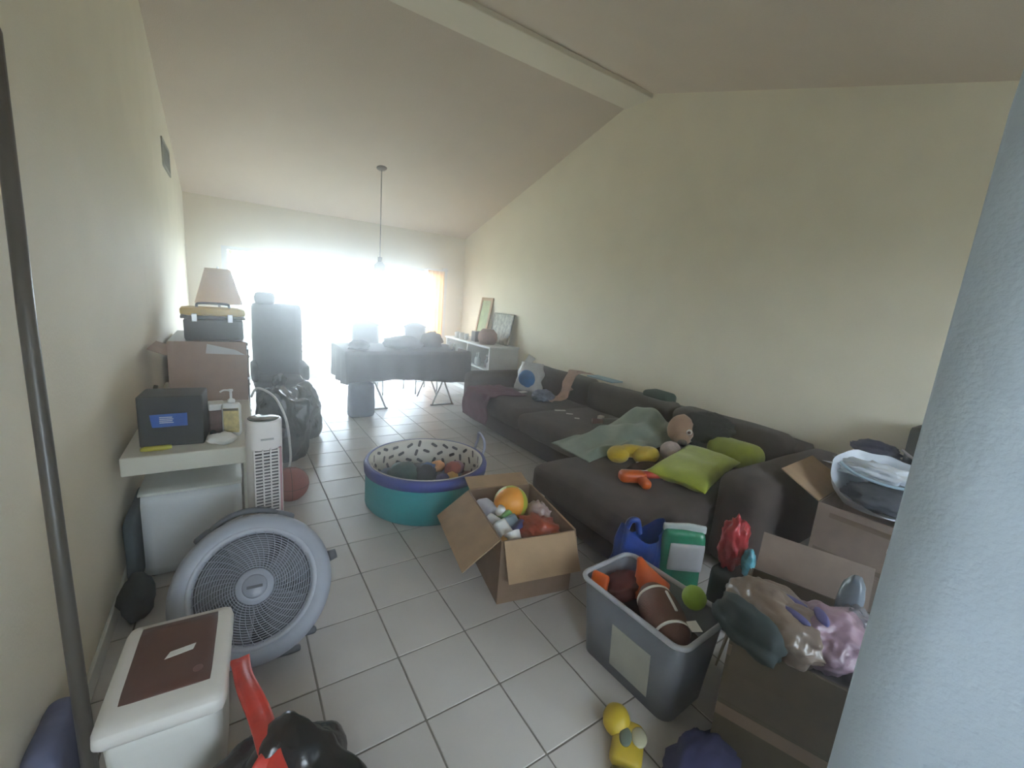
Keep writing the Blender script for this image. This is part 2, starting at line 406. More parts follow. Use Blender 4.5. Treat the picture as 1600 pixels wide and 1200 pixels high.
# far half of the sofa
PURP = mat('plum_blanket', (.11, .022, .058), .95, .15, 12, .3, 180, sheen=.05)
def plum(u, v):
    y = 2.78+.60*v; s = u*.85
    if s < .5: x, z = 2.36-s, SZ+.025
    else:
        k = s-.5; x = 1.86-.025*math.sin(min(1, k*6)*PI/2); z = SZ+.02-k*.9
    n = noise.noise(Vector((x*7, y*7, z*7)))
    return Vector((x-abs(n)*.03, y+.05*noise.noise(Vector((u*4, v*2, 4))), z+abs(n)*.03))
tag(obj('blanket', sheet(plum, 36, 26, .008), PURP, smooth=True), 'plum blanket hanging over the seat edge at the far end of the sofa', 'blanket')
bg_ = thing('shopping_bag', 'white plastic bag with a round blue print leaning on the sofa back', 'bag', (2.62, 3.14, SZ+.012), R(-58))
WBAG = mat('white_bag_film', (.62, .62, .62), .35, .05, 8, .5, 16)
def bagf(u, v):
    a = 2*PI*u; w_ = .19*(1-.18*v); d_ = .075*(1-.75*v**2)+.01
    n = noise.noise(Vector((math.cos(a)*2, math.sin(a)*2, v*4)))*.03
    return Vector((math.cos(a)*(w_+n), math.sin(a)*(d_+n)+.10*v, .34*v))
def revolve(fn, nu, nv, cap=True):
    t = B(); g = [[t.verts.new(fn(i/nu, j/nv)) for i in range(nu)] for j in range(nv+1)]
    for j in range(nv):
        for i in range(nu): t.faces.new((g[j][i], g[j][(i+1) % nu], g[j+1][(i+1) % nu], g[j+1][i]))
    if cap: t.faces.new(g[0][::-1])
    return t
obj('body', revolve(bagf, 32, 16), WBAG, bg_, True)
obj('print', blob(.115, .028, .115, 3, .05, 2, 3, (0, -.052, .15)), mat('sky_blue_print', (.02, .19, .50), .3, .2, 8), bg_, True)
obj('handle', sheet(lambda u, v: Vector((-.12+.10*v+.04*u, .10+.05*u, .33+.11*u-.05*u*v)), 6, 6, .003), WBAG, bg_, True)
PINKC = mat('peach_cloth', (.46, .29, .22), .95, .1, 10, .3, 150)
def peach(u, v):
    y = 2.52+.16*v-.10*u
    prof = smooth_path([(3.16, 0, .735), (3.0, 0, .76), (2.85, 0, .745), (2.765, 0, .62), (2.72, 0, .50), (2.60, 0, SZ+.03), (2.46, 0, SZ+.025)], 6)
    k = min(int(u*(len(prof)-1)), len(prof)-2); s = u*(len(prof)-1)-k; p = prof[k].lerp(prof[k+1], s)
    n = noise.noise(Vector((u*6, v*3, 3)))
    return Vector((p.x-.015*abs(n), y+.05*n, p.z+.02*abs(n)))
tag(obj('cloth', sheet(peach, 40, 12, .006), PINKC, smooth=True), 'peach cloth draped down over the sofa back cushion', 'cloth')
tag(obj('cloth', blob(.13, .11, .07, 21, .35, 3, 4, (2.46, 2.60, SZ+.06), zmin=SZ+.012, ridge=.35), mat('grey_blue_cloth', (.20, .22, .30), .9, .3, 9), smooth=True), 'crumpled grey blue cloth on the seat below the peach cloth', 'cloth')
tag(obj('file_folder', box(3.04, 3.22, 2.10, 2.52, .725, .737, .002, 1), mat('pale_blue_card', (.25, .42, .52), .5)), 'flat pale blue folder lying along the top of the sofa back', 'folder')
tag(obj('cushion', rbox(2.90, 3.12, 1.28, 1.56, .60, .78, .06, 10, .02, 6, 4), mat('dark_green_cloth', (.018, .05, .035), .95, .2, 10), smooth=True), 'dark green cloth bundle on the sofa back behind the sage blanket', 'cloth')
for k, (x, y, a, l, wd_) in enumerate(((2.42, 2.98, 20, .16, .07), (2.33, 2.12, -20, .12, .035), (2.34, 1.98, -40, .07, .02), (2.30, 1.82, -35, .05, .025), (2.55, 1.74, 15, .055, .05))):
    tag(obj('paper_scrap', box(-l/2, l/2, -wd_/2, wd_/2, 0, .006 if k < 4 else .03, .002, 1), PAPER, loc=(x, y, SZ+.021), rot=(0, 0, R(a))),
        ['flat white envelope on the seat below the blue print bag', 'white scrap of paper on the middle of the sofa seat', 'white scrap of paper on the middle of the sofa seat', 'white scrap of paper on the middle of the sofa seat', 'small folded white paper against the sofa back cushion'][k], 'paper', 'papers on the sofa')
bt = thing('drink_bottle', 'grey plastic bottle with red cap lying beside the sage blanket', 'bottle', (2.52, 1.56, SZ+.045), R(-24))
obj('body', cyl(.032, .032, -.1, .12, 16, RY(PI/2)), mat('grey_bottle', (.24, .24, .27), .3), bt, True)
obj('cap', cyl(.028, .022, -.2, -.1, 16, RY(PI/2)), mat('maroon_cap', (.13, .03, .03), .4), bt, True)

# ------------------------------------------------------------------ cardboard boxes
def cardbox(name, label, loc, rz, w, d, h, flaps, m=CARD, inner=None, th=.006, group=None, cat='box', inner_sides='LRNF'):
    """open carton; flaps = {side: (length, angle in degrees from straight up, outward positive)}"""
    b = thing(name, label, cat, loc, R(rz), group)
    t = box(0, w, 0, d, 0, th)
    box(0, th, 0, d, th, h, bm=t); box(w-th, w, 0, d, th, h, bm=t); box(th, w-th, 0, th, th, h, bm=t); box(th, w-th, d-th, d, th, h, bm=t)
    obj('body', t, m, b)
    for s, (ln, an) in flaps.items():
        a = R(an); o_, u_ = math.sin(a)*ln, math.cos(a)*ln
        k = .012
        if s == 'L': q = quad((-.004, k, h), (-.004-o_, k, h+u_), (-.004-o_, d-k, h+u_), (-.004, d-k, h), th)
        if s == 'R': q = quad((w+.004, k, h), (w+.004+o_, k, h+u_), (w+.004+o_, d-k, h+u_), (w+.004, d-k, h), th)
        if s == 'N': q = quad((k, -.004, h), (k, -.004-o_, h+u_), (w-k, -.004-o_, h+u_), (w-k, -.004, h), th)
        if s == 'F': q = quad((k, d+.004, h), (k, d+.004+o_, h+u_), (w-k, d+.004+o_, h+u_), (w-k, d+.004, h), th)
        obj('flap', q, inner if inner and s in inner_sides else m, b)
    return b
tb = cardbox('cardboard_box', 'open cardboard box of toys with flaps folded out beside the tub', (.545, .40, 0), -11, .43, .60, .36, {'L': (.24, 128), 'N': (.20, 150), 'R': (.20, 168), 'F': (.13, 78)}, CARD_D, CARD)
obj('filler', rbox(.012, .418, .012, .588, .008, .235, .02, 10, .02, 9, 2), mat('mixed_packing', (.16, .10, .09), .9, .4, 16), tb, True)
def inbox(x, y, z): return Matrix.Translation((.545, .40, 0)) @ RZ(R(-11)) @ Vector((x, y, z))
# striped ball
def striped(r, n, seg=36):
    t = B(); bmesh.ops.create_uvsphere(t, u_segments=seg, v_segments=18, radius=r)
    for fc in t.faces:
        c = fc.calc_center_median(); fc.material_index = int(((math.atan2(c.y, c.x)+PI)/(2*PI))*n*.9999) % n
    return t
LG = mat('lime_plastic', (.40, .46, .05), .45); OY = mat('amber_plastic', (.75, .30, .03), .45)
p = inbox(.22, .42, .335)
tag(obj('toy_ball', striped(.105, 6), [OY, LG, WPLAST, OY, LG, OY], smooth=True, loc=p, rot=(R(20), R(10), R(40))), 'orange and lime striped soft ball in the cardboard box of toys', 'ball')
p = inbox(.29, .17, .275)
tag(obj('plastic_bag', blob(.12, .13, .085, 31, .3, 3, 4, p, ridge=.3), mat('red_brown_film', (.33, .06, .035), .28, .3, 9, .5, 22), smooth=True), 'red plastic bag bundle in the cardboard box of toys', 'bag')
p = inbox(.355, .30, .29)
tag(obj('plastic_bag', blob(.055, .10, .09, 33, .3, 3, 4, p, ridge=.35), mat('clear_film', (.36, .27, .26), .25, .2, 12, .5, 22), smooth=True), 'crumpled clear plastic wrap in the cardboard box of toys', 'bag')
for k, (x, y, z, sx, sy, sz, a, key, col, lab) in enumerate((
    (.07, .43, .31, .05, .06, .04, 20, 'pale_lilac', (.50, .50, .58), 'pale lilac toy block at the far end of the toy box'),
    (.06, .30, .29, .025, .045, .04, 40, 'white_block', (.66, .66, .66), 'narrow white toy block in the toy box by the flap'),
    (.08, .20, .29, .04, .05, .045, 10, 'white_block', None, 'square white toy block in the toy box by the flap'),
    (.145, .25, .27, .06, .06, .05, 0, 'slate_toy', (.16, .22, .26), 'slate blue toy in the middle of the toy box'),
    (.185, .20, .27, .05, .05, .05, 30, 'navy_toy', (.035, .045, .16), 'navy toy next to the red bag in the toy box'),
    (.16, .32, .285, .035, .05, .05, 15, 'mint_toy', (.16, .42, .13), 'mint green toy below the striped ball'),
    (.06, .09, .265, .05, .04, .03, 15, 'amber_toy', (.55, .30, .06), 'amber toy at the near corner of the toy box'))):
    p = inbox(x, y, z)
    tag(obj('toy', rbox(-sx, sx, -sy, sy, -sz, sz, .012, 5, .004, 9, k), MATS.get(key) or mat(key, col, .45), smooth=True, loc=p, rot=(R(14+9*k), R(10-7*k), R(a))), lab, 'toy', 'toys in the cardboard box')
p = inbox(.115, .055, .275)
tag(obj('cup', lathe([(0, 0), (.034, 0), (.045, .075), (.046, .08), (.042, .08), (.033, .006), (0, .006)], 24, RX(R(-50))), WPLAST, smooth=True, loc=p), 'white plastic cup in the near corner of the toy box', 'cup')
p = inbox(.10, .32, .335)
tag(obj('cup', cyl(.02, .024, 0, .05, 16), WPLAST, smooth=True, loc=p, rot=(R(30), R(10), 0)), 'tiny white cup beside the mint toy in the toy box', 'cup')

# ------------------------------------------------------------------ round fabric tub
tu = thing('toy_tub', 'round teal tub with blue rim and patterned white lining full of toys', 'tub', (.66, 1.67, 0))
TR, TH = .445, .325
obj('wall', lathe([(0, 0), (TR-.015, 0), (TR, .02), (TR, TH-.06), (TR-.012, TH-.06), (TR-.012, .012), (0, .012)], 64), mat('teal_vinyl', (.03, .30, .32), .55, .06, 5, .1, 30), tu, True)
obj('rim', lathe([(TR-.03, TH-.07), (TR+.008, TH-.07), (TR+.012, TH-.02), (TR+.004, TH), (TR-.02, TH), (TR-.03, TH-.03), (TR-.03, TH-.07)], 64), mat('blue_binding', (.06, .075, .30), .6, .06, 6, .1, 40), tu, True)
ln = obj('lining', lathe([(TR-.05, .02), (TR-.034, TH-.02), (TR-.022, TH+.003), (TR-.026, TH+.005), (TR-.042, TH-.015), (TR-.058, .02)], 64), mat('white_lining', (.66, .62, .56), .8, .03, 6), tu, True)
t = B(); g = random.Random(5)
for row, z in enumerate((.292, .225, .158, .09)):
    for k in range(24):
        a = 2*PI*(k+.5*(row % 2)+g.uniform(-.15, .15))/24; th_ = g.choice((0, .5, 1.2, 1.9, 2.6))+g.uniform(-.2, .2)
        zc_ = z+g.uniform(-.008, .008); rad = TR-.0605+(zc_-.02)*.0552
        ring = []
        for q in range(12):
            b_ = 2*PI*q/12; lx = .030*(1 if math.cos(b_) > 0 else -1)*.55+.012*math.cos(b_); ly = .012*math.sin(b_)
            X = lx*math.cos(th_)-ly*math.sin(th_); Z = lx*math.sin(th_)+ly*math.cos(th_)
            rq = TR-.0600+(zc_+Z-.02)*.0552
            ring.append(t.verts.new(((rq-.002)*math.cos(a+X/rad), (rq-.002)*math.sin(a+X/rad), zc_+Z)))
        t.faces.new(ring)
o = obj('print', t, mat('charcoal_print', (.06, .05, .06), .8), ln); o['kind'] = 'stuff'
obj('strap', tube(smooth_path([(.43, -.03, .24), (.47, -.05, .34), (.475, -.03, .42), (.455, .02, .47), (.47, .06, .40), (.455, .07, .33), (.44, .07, .24)]), .011, 8), mat('lilac_strap', (.34, .36, .48), .6), tu, True)
obj('toy_bed', lathe([(0, .18), (.2, .17), (.38, .13), (.365, .10), (0, .10)], 32), mat('mixed_toys', (.10, .09, .12), .9, .4, 14), tu, True)
TX, TY = .66, 1.67
for k, (x, y, z, r, key, col, lab) in enumerate((
    (-.19, -.03, .235, .10, 'dark_green_plush', (.02, .05, .04), 'dark green plush toy in the round tub'),
    (-.045, -.09, .235, .075, 'black_plush', (.02, .022, .03), 'black plush toy next to the dark green one in the tub'),
    (-.27, .07, .20, .06, 'navy_plush', (.03, .05, .10), 'navy plush toy by the lining of the tub'),
    (.02, .02, .225, .055, 'denim_toy', (.05, .12, .30), 'bright blue toy in the middle of the tub'),
    (.11, .04, .225, .05, 'apricot_toy', (.60, .28, .10), 'apricot toy in the middle of the tub'),
    (.20, -.05, .225, .06, 'rust_toy', (.40, .09, .06), 'rust red toy on the right side of the tub'),
    (.15, -.14, .195, .045, 'gold_toy', (.62, .34, .06), 'golden yellow toy near the front of the tub'),
    (.27, .03, .19, .06, 'mauve_toy', (.28, .14, .22), 'mauve toy beside the rust red toy in the tub'),
    (.07, -.15, .195, .05, 'violet_toy', (.12, .10, .26), 'violet toy near the front of the tub'),
    (.29, -.14, .18, .05, 'brown_toy', (.18, .09, .07), 'brown toy against the lining of the tub'))):
    tag(obj('toy', blob(r*1.1, r, r*.9, 40+k, .25, 2.5, 3, (TX+x, TY+y, z)), mat(key, col, .7, .2, 14), smooth=True), lab, 'toy', 'toys in the round tub')

# ------------------------------------------------------------------ left wall: desk and what stands on it
DT = .70
dk = thing('desk', 'long white desk with a thick top standing against the left wall', 'desk', (0, 0, 0))
DESKM = mat('desk_laminate', (.60, .58, .50), .5, .03, 6)
obj('desk_top', box(-1.0, -.46, 1.27, 3.02, DT-.09, DT, .006, 2), DESKM, dk)
for x0, y0 in ((-.99, 1.95), (-.52, 1.95), (-.99, 2.94), (-.52, 2.94)):
    obj('leg', box(x0, x0+.05, y0, y0+.05, 0, DT-.09, .004, 1), DESKM, dk)
uc = thing('storage_chest', 'plain white storage chest pushed under the near end of the desk', 'chest', (0, 0, 0))
obj('body', rbox(-.965, -.535, 1.37, 1.86, .012, .455, .02, 8), mat('chest_white', (.66, .69, .72), .5, .02, 6), uc, True)
obj('lid', rbox(-.968, -.532, 1.367, 1.863, .455, .475, .008, 6), mat('chest_lid_shaded', (.58, .60, .56), .5, .02, 6), uc, True)  # shade under the desk put into the lid's darker, greener colour
for x, y in ((-.93, 1.42), (-.57, 1.42), (-.93, 1.8), (-.57, 1.8)):
    obj('foot', cyl(.02, .02, 0, .015, 10, T(x, y, 0)), BLACK, uc)
tag(obj('storage_bag', rbox(-1.025, -.975, 1.30, 1.80, .005, .36, .024, 10, .012, 6, 4), mat('dark_teal_fabric', (.05, .075, .09), .9, .2, 10), smooth=True), 'dark teal flat bag squeezed between the white chest and the left wall', 'bag')
tag(obj('cloth', blob(.065, .11, .10, 14, .3, 3, 3, (-.955, 1.12, .085), zmin=.002), mat('black_cloth', (.02, .022, .022), .95, .2, 12), smooth=True), 'small black cloth heap on the floor at the baseboard behind the fan', 'cloth')

bx = thing('black_box', 'black square box with a blue sticker standing on the desk', 'box', (-.945, 1.40, DT), R(-4))
obj('body', box(0, .26, 0, .20, 0, .255, .008, 2), mat('black_case', (.012, .014, .013), .6, .15, 20), bx)
st = obj('sticker', quad((.055, -.003, .10), (.195, -.003, .105), (.195, -.003, .17), (.048, -.003, .165), .002), mat('blue_sticker', (.015, .09, .38), .4), bx)
for k in range(4): obj('print_line', box(.085, .14-.004*(k % 2), -.0055, -.0045, .122+.009*k, .126+.009*k), PAPER, st)
tag(obj('utility_knife', rbox(-.06, .06, -.014, .014, 0, .022, .01, 6), mat('yellow_tool', (.42, .38, .02), .5), smooth=True, loc=(-.875, 1.345, DT+.0005), rot=(0, 0, R(4))), 'yellow utility knife lying in front of the black box', 'tool')
lb = thing('pump_bottle', 'white pump bottle with a yellow label on the desk edge', 'bottle', (-.565, 1.47, DT), R(-8))
t = rbox(-.045, .045, -.026, .026, 0, .19, .024, 8); obj('body', t, WPLAST, lb, True)
la = obj('label', rbox(-.036, .036, -.0275, .0275, .025, .165, .006, 6), mat('cream_label', (.62, .52, .22), .5, .25, 24), lb, True)
obj('label_band', box(-.034, .034, -.030, -.0275, .150, .162), mat('dark_band', (.10, .08, .06), .5), la)
obj('pump', lathe([(0, .19), (.018, .19), (.018, .205), (.006, .212), (.006, .25), (.011, .252), (.011, .262), (0, .262)], 16), WPLAST, lb, True)
obj('nozzle', tube(smooth_path([(0, 0, .256), (-.03, -.005, .258), (-.048, -.008, .248)]), .005, 8), WPLAST, lb, True)
tag(obj('jar', lathe([(0, 0), (.04, 0), (.043, .02), (.043, .10), (.03, .115), (.03, .14), (0, .14)], 20), mat('red_jar', (.30, .05, .04), .4), smooth=True, loc=(-.60, 1.62, DT)), 'red jar standing behind the pump bottle', 'jar')
ck = thing('carton', 'small brown carton with a white top band between the black box and pump bottle', 'carton', (-.655, 1.50, DT), R(6))
obj('body', box(-.01, .06, 0, .09, 0, .14, .003, 1), mat('brown_carton', (.13, .07, .055), .7, .35, 24), ck)
obj('band', box(-.011, .061, -.001, .091, .14, .175, .003, 1), PAPER, ck)
tag(obj('napkin', blob(.065, .04, .03, 17, .3, 3, 3, (-.61, 1.355, DT+.028), zmin=DT+.001, ridge=.3), PAPER, smooth=True), 'crumpled white napkin at the front edge of the desk', 'napkin')
tag(obj('cable', tube(smooth_path([(-.665, 1.455, DT+.012), (-.65, 1.43, DT+.05), (-.625, 1.425, DT+.012)]), .006, 6), BLACK, smooth=True), 'short black cable bunched on the desk beside the napkin', 'cable')
cb = cardbox('cardboard_box', 'tall brown cardboard box on the desk with a paper sheet on it', (-.905, 2.30, DT), 0, .44, .45, .32, {'L': (.105, 68), 'F': (.16, 175), 'R': (.16, 178)}, mat('cardboard_brown', (.30, .20, .145), .85, .06, 12), th=.006)
obj('front_panel', quad((.003, -.006, .02), (.437, -.006, .02), (.437, -.006, .415), (.003, -.006, .415), .006), MATS['cardboard_brown'], cb)
tag(obj('paper', quad((-.70, 2.288, DT+.335), (-.475, 2.288, DT+.325), (-.53, 2.288, DT+.36), (-.69, 2.288, DT+.40), .002), mat('grey_paper', (.50, .50, .50), .7)), 'slanted pale paper stuck to the front of the brown cardboard box', 'paper')
tag(obj('wooden_stick', box(-.010, .010, -.010, .010, 0, .21, .003, 1), mat('pale_wood', (.08, .06, .045), .7, .15, 10, stretch=(1, 1, 10)), loc=(-.975, 1.88, DT+.004), rot=(R(-10), R(14), 0)), 'thin dark stick leaning between the black box and the brown cardboard box', 'stick')
tag(obj('cable', tube(smooth_path([(-.44, 2.55, DT-.04), (-.40, 2.46, .745), (-.30, 2.34, .70), (-.235, 2.26, .55), (-.215, 2.22, .36), (-.22, 2.20, .205), (-.29, 2.26, .02), (-.40, 2.5, .012)]), .009, 8), mat('white_cable', (.66, .66, .64), .5), smooth=True), 'thick white cable arching from the desk down to the red ball', 'cable')

# red ball with seams
bl = thing('basketball', 'dull red rubber basketball on the floor beside the black bag', 'ball', (-.235, 2.02, 0))
obj('ball', lathe([(.122*math.sin(PI*k/20), .122-.122*math.cos(PI*k/20)) for k in range(21)], 32), mat('red_rubber', (.27, .085, .065), .75, .08, 14, .3, 260), bl, True)
for M in (RX(0), RX(PI/2), RY(PI/2)):
    obj('seam', tube([M @ Vector((.1215*math.cos(2*PI*k/40), .1215*math.sin(2*PI*k/40), 0))+Vector((0, 0, .122)) for k in range(40)], .0022, 6, True), mat('seam_black', (.05, .025, .022), .8), bl)

# tower fan
tf = thing('tower_fan', 'white tower fan with louvred front standing beside the desk', 'tower fan', (-.435, 1.115, 0), R(8)); tf.scale = (.92, .92, 1.075)
TW = mat('tower_white', (.70, .66, .64), .4, .02, 8)
obj('base', lathe([(0, 0), (.13, 0), (.135, .012), (.11, .03), (.06, .045), (0, .045)], 36), TW, tf, True)
t = B(); N_ = 36; bot, top = [], []
for k in range(N_):
    a = 2*PI*k/N_; c, s = math.cos(a), math.sin(a)
    x = math.copysign(abs(c)**.75, c)*.085; y = math.copysign(abs(s)**.9, s)*.078
    bot.append((x, y)); 
lv = [(.04, .97), (.06, 1), (.70, 1), (.815, 1), (.825, .97)]
rg = [[t.verts.new((x*s, y*s, z)) for x, y in bot] for z, s in lv]
for A, D in zip(rg, rg[1:]):
    for k in range(N_): t.faces.new((A[k], A[(k+1) % N_], D[(k+1) % N_], D[k]))
t.faces.new(rg[0][::-1]); t.faces.new(rg[-1])
obj('body', t, TW, tf, True)
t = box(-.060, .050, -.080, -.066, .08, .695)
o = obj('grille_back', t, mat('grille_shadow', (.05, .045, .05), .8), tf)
t = B()
for k in range(40):
    z = .086+k*.0154
    box(-.063, .053, -.0865, -.070, z, z+.0062, bm=t)
obj('louvres', t, TW, tf)
t = B()
for x in (-.063, -.024, .012, .05): box(x-.003, x+.003, -.089, -.070, .076, .70, bm=t)
obj('grille_bars', t, TW, tf)
obj('side_strip', box(.054, .066, -.078, -.055, .08, .70), mat('rose_strip', (.40, .20, .22), .4), tf)
obj('control_panel', lathe([(0, .826), (.07, .826), (.074, .829), (.062, .832), (0, .832)], 32), mat('dark_glass_panel', (.05, .06, .05), .15), tf, True)
obj('badge', box(-.03, .03, -.0815, -.0765, .742, .750), mat('grey_badge', (.35, .34, .34), .4), tf)

# round floor fan
ff = thing('floor_fan', 'large grey round floor fan tilted back with handle on top', 'fan', (-.52, .455, .079), 0, rot=(R(-36), 0, R(-4)))
FG = mat('fan_grey', (.33, .35, .41), .45, .03, 8); FD = mat('fan_dark_grey', (.075, .08, .095), .45); FM = mat('fan_blade_grey', (.15, .155, .18), .4)
RO = .29
CF = T(0, 0, RO) @ RX(PI/2)      # disc axis -> local -Y
obj('housing', lathe([(RO-.075, .012), (RO-.06, .03), (RO-.02, .026), (RO, .0), (RO+.002, -.05), (RO-.02, -.115), (RO-.05, -.125), (RO-.06, -.12), (RO-.035, -.05), (RO-.055, .0), (RO-.075, .012)], 64, CF), FG, ff, True)
obj('bezel', lathe([(RO-.082, .006), (RO-.075, .03), (RO-.062, .033), (RO-.056, .02), (RO-.065, .006), (RO-.082, .006)], 64, CF), mat('fan_light_grey', (.42, .44, .50), .4), ff, True)
obj('rear_cover', lathe([(0, -.10), (RO-.06, -.112), (RO-.06, -.118), (0, -.11)], 48, CF), FD, ff, True)
t = B()
for k in range(17):
    r_ = .075+k*.0088
    tube([CF @ Vector((r_*math.cos(2*PI*i/48), r_*math.sin(2*PI*i/48), .022-.00*k)) for i in range(48)], .0017, 5, True, t)
for k in range(40):
    a = 2*PI*k/40
    tube([CF @ Vector((r_*math.cos(a+.5*(r_-.06)/.17), r_*math.sin(a+.5*(r_-.06)/.17), .021)) for r_ in (.062, .10, .14, .18, .218)], .0015, 4, False, t)
o = obj('grille', t, FG, ff)
hb = obj('hub', lathe([(0, .03), (.045, .03), (.066, .026), (.072, .018), (.06, .01), (0, .01)], 40, CF), FG, ff, True)
obj('hub_badge', lathe([(0, .033), (.04, .033), (.046, .0295), (.046, .028), (0, .028)], 32, CF), mat('fan_badge', (.26, .27, .32), .35), hb, True)
obj('hub_print', box(-.028, .028, -.0345, -.033, RO-.007, RO+.004), FD, hb)
for k in range(5):
    def bl_(u, v, k=k):
        a = 2*PI*k/5+u*.95-.1*v; r_ = .05+.16*v
        return CF @ Vector((r_*math.cos(a), r_*math.sin(a), -.075+.06*u))
    obj('blade', sheet(bl_, 8, 6, .003), FM, ff, True)
obj('motor', lathe([(0, -.02), (.055, -.02), (.055, -.1), (0, -.1)], 24, CF), FD, ff, True)
obj('handle', tube(smooth_path([CF @ Vector(((RO+.006+.022*math.sin(PI*s))*math.cos(R(70+55*s)), (RO+.006+.022*math.sin(PI*s))*math.sin(R(70+55*s)), -.04)) for s in (0, .15, .3, .5, .7, .85, 1)]), .013, 10), FD, ff, True)
for a0 in (66, 128):
    o = obj('handle_mount', rbox(-.035, .035, -.03, .03, -.02, .022, .012, 6), FD, ff, True)
    o.matrix_local = CF @ T((RO-.008)*math.cos(R(a0)), (RO-.008)*math.sin(R(a0)), -.03) @ RZ(R(a0+90))
kn = obj('knob', cyl(.024, .02, 0, .035, 18), FD, ff, True); kn.matrix_local = CF @ T(RO*math.cos(R(12)), RO*math.sin(R(12)), -.04) @ RZ(R(12)) @ RY(PI/2)
obj('foot', rbox(-.16, .16, .07, .135, .0, .03, .012, 8), FD, ff, True)
obj('foot', rbox(.12, .22, .02, .12, .055, .085, .012, 8), FD, ff, True)

# white bin with brown panel
wb = thing('lidded_bin', 'white plastic bin with a brown inset lid in front of the floor fan', 'bin', (-.725, .165, 0), R(-3))
t = rbox(-.125, .125, -.185, .185, 0, .42, .04, 10)
for v in t.verts:
    s = .88+.12*v.co.z/.42; v.co.x *= s; v.co.y *= s
obj('body', t, WPLAST, wb, True)
ld = obj('lid', rbox(-.138, .138, -.198, .198, .405, .46, .026, 10), mat('bin_lid_white', (.74, .72, .70), .35, .02, 8), wb, True)
obj('panel', rbox(-.098, .098, -.120, .165, .452, .464, .006, 6), mat('brown_panel', (.105, .045, .034), .4, .08, 10), wb, True)
obj('sticker', quad((-.02, .0, .4655), (.045, .012, .4655), (.05, .035, .4655), (-.01, .025, .4655), .001), PAPER, wb)
obj('badge', cyl(.012, .012, .464, .466, 16, T(.065, -.07, 0)), mat('brown_badge', (.22, .13, .11), .4), wb)
obj('latch', box(.122, .139, .05, .085, .432, .4445, .003, 1), PAPER, wb)

# black bag with red drawstring near the camera
def bag(name, label, loc, rx, ry, h, seed, m=BLACKBAG, neck=False):
    th = thing(name, label, 'trash bag', loc)
    t = blob(rx, ry, h*.62, seed, .30, 1.7, 5, (0, 0, h*.45), 0.0, .10)
    obj('body', t, m, th, True)
    return th
b1 = bag('trash_bag', 'shiny black trash bag with red drawstrings beside the white bin', (-.48, -.21, 0), .185, .19, .40, 4)
DS = mat('red_drawstring', (.55, .045, .03), .38, .15, 12, .3, 30)
def strip(pts, wid, seed, th=.004):
    P = smooth_path(pts, 8); n = len(P)-1
    def fn(u, v):
        k = min(int(u*n), n-1); p = P[k].lerp(P[k+1], u*n-k); d = (P[k+1]-P[k]).normalized(); s = d.cross(Vector((0, -.6, .8))).normalized()
        nn = noise.noise(Vector((u*7, v*3, seed)))
        wv = wid*(1+.35*noise.noise(Vector((u*4, 1, seed))))
        return p+s*(v-.5)*wv+Vector((0, -.4, .9))*nn*.012
    return sheet(fn, n*2, 8, th)
obj('drawstring', strip([(-.085, .33, .425), (-.075, .22, .44), (-.045, .08, .445), (-.03, -.04, .445), (-.015, -.11, .41), (-.035, -.17, .36)], .05, 1), DS, b1, True)
obj('drawstring', strip([(-.035, -.04, .442), (-.10, -.10, .40), (-.15, -.14, .32), (-.18, -.13, .22)], .04, 5), DS, b1, True)
obj('tear', blob(.08, .05, .07, 8, .3, 3, 3, (-.135, -.02, .26)), mat('dark_red_cloth', (.11, .02, .016), .8, .2, 12), b1, True)

# dark pole by the left wall, blue bag in the corner
po = thing('wooden_pole', 'tall dark brown pole leaning upright against the left wall', 'pole', (0, 0, 0))
obj('shaft', tube([(-.897, .085, .012), (-.935, .215, .7), (-.975, .36, 1.4), (-1.013, .53, 2.10)], [.0175, .017, .017, .017], 16), mat('pole_brown', (.075, .066, .055), .35, .15, 8, stretch=(1, 1, .1)), po, True)
obj('end_cap', blob(.0165, .0165, .02, 1, 0, 2, 2, (-1.013, .53, 2.10)), MATS['pole_brown'], po, True)
obj('foot_cap', cyl(.021, .021, 0, .03, 14, T(-.897, .085, 0)), BLACK, po)
tag(obj('backpack', rbox(-1.035, -.955, .10, .33, 0, .34, .038, 10, .010, 6, 2), mat('slate_blue_fabric', (.12, .13, .22), .9, .15, 10), smooth=True), 'slate blue fabric bag on the floor against the left wall by the pole', 'bag')

# air vent
vn = thing('wall_vent', 'grey air return vent high on the left wall', 'vent', (XL, 4.35, 2.55))
VM = mat('vent_grey', (.28, .28, .24), .6)
t = box(0, .012, 0, .62, 0, .03); box(0, .012, 0, .62, .23, .26, bm=t); box(0, .012, 0, .03, .03, .23, bm=t); box(0, .012, .59, .62, .03, .23, bm=t)
obj('frame', t, VM, vn); obj('duct', box(.0005, .003, .03, .59, .03, .23), mat('vent_dark', (.08, .08, .07), .9), vn)
for k in range(9): obj('slat', quad((.003, .03, .045+k*.021), (.011, .03, .036+k*.021), (.011, .59, .036+k*.021), (.003, .59, .045+k*.021), .002), VM, vn)

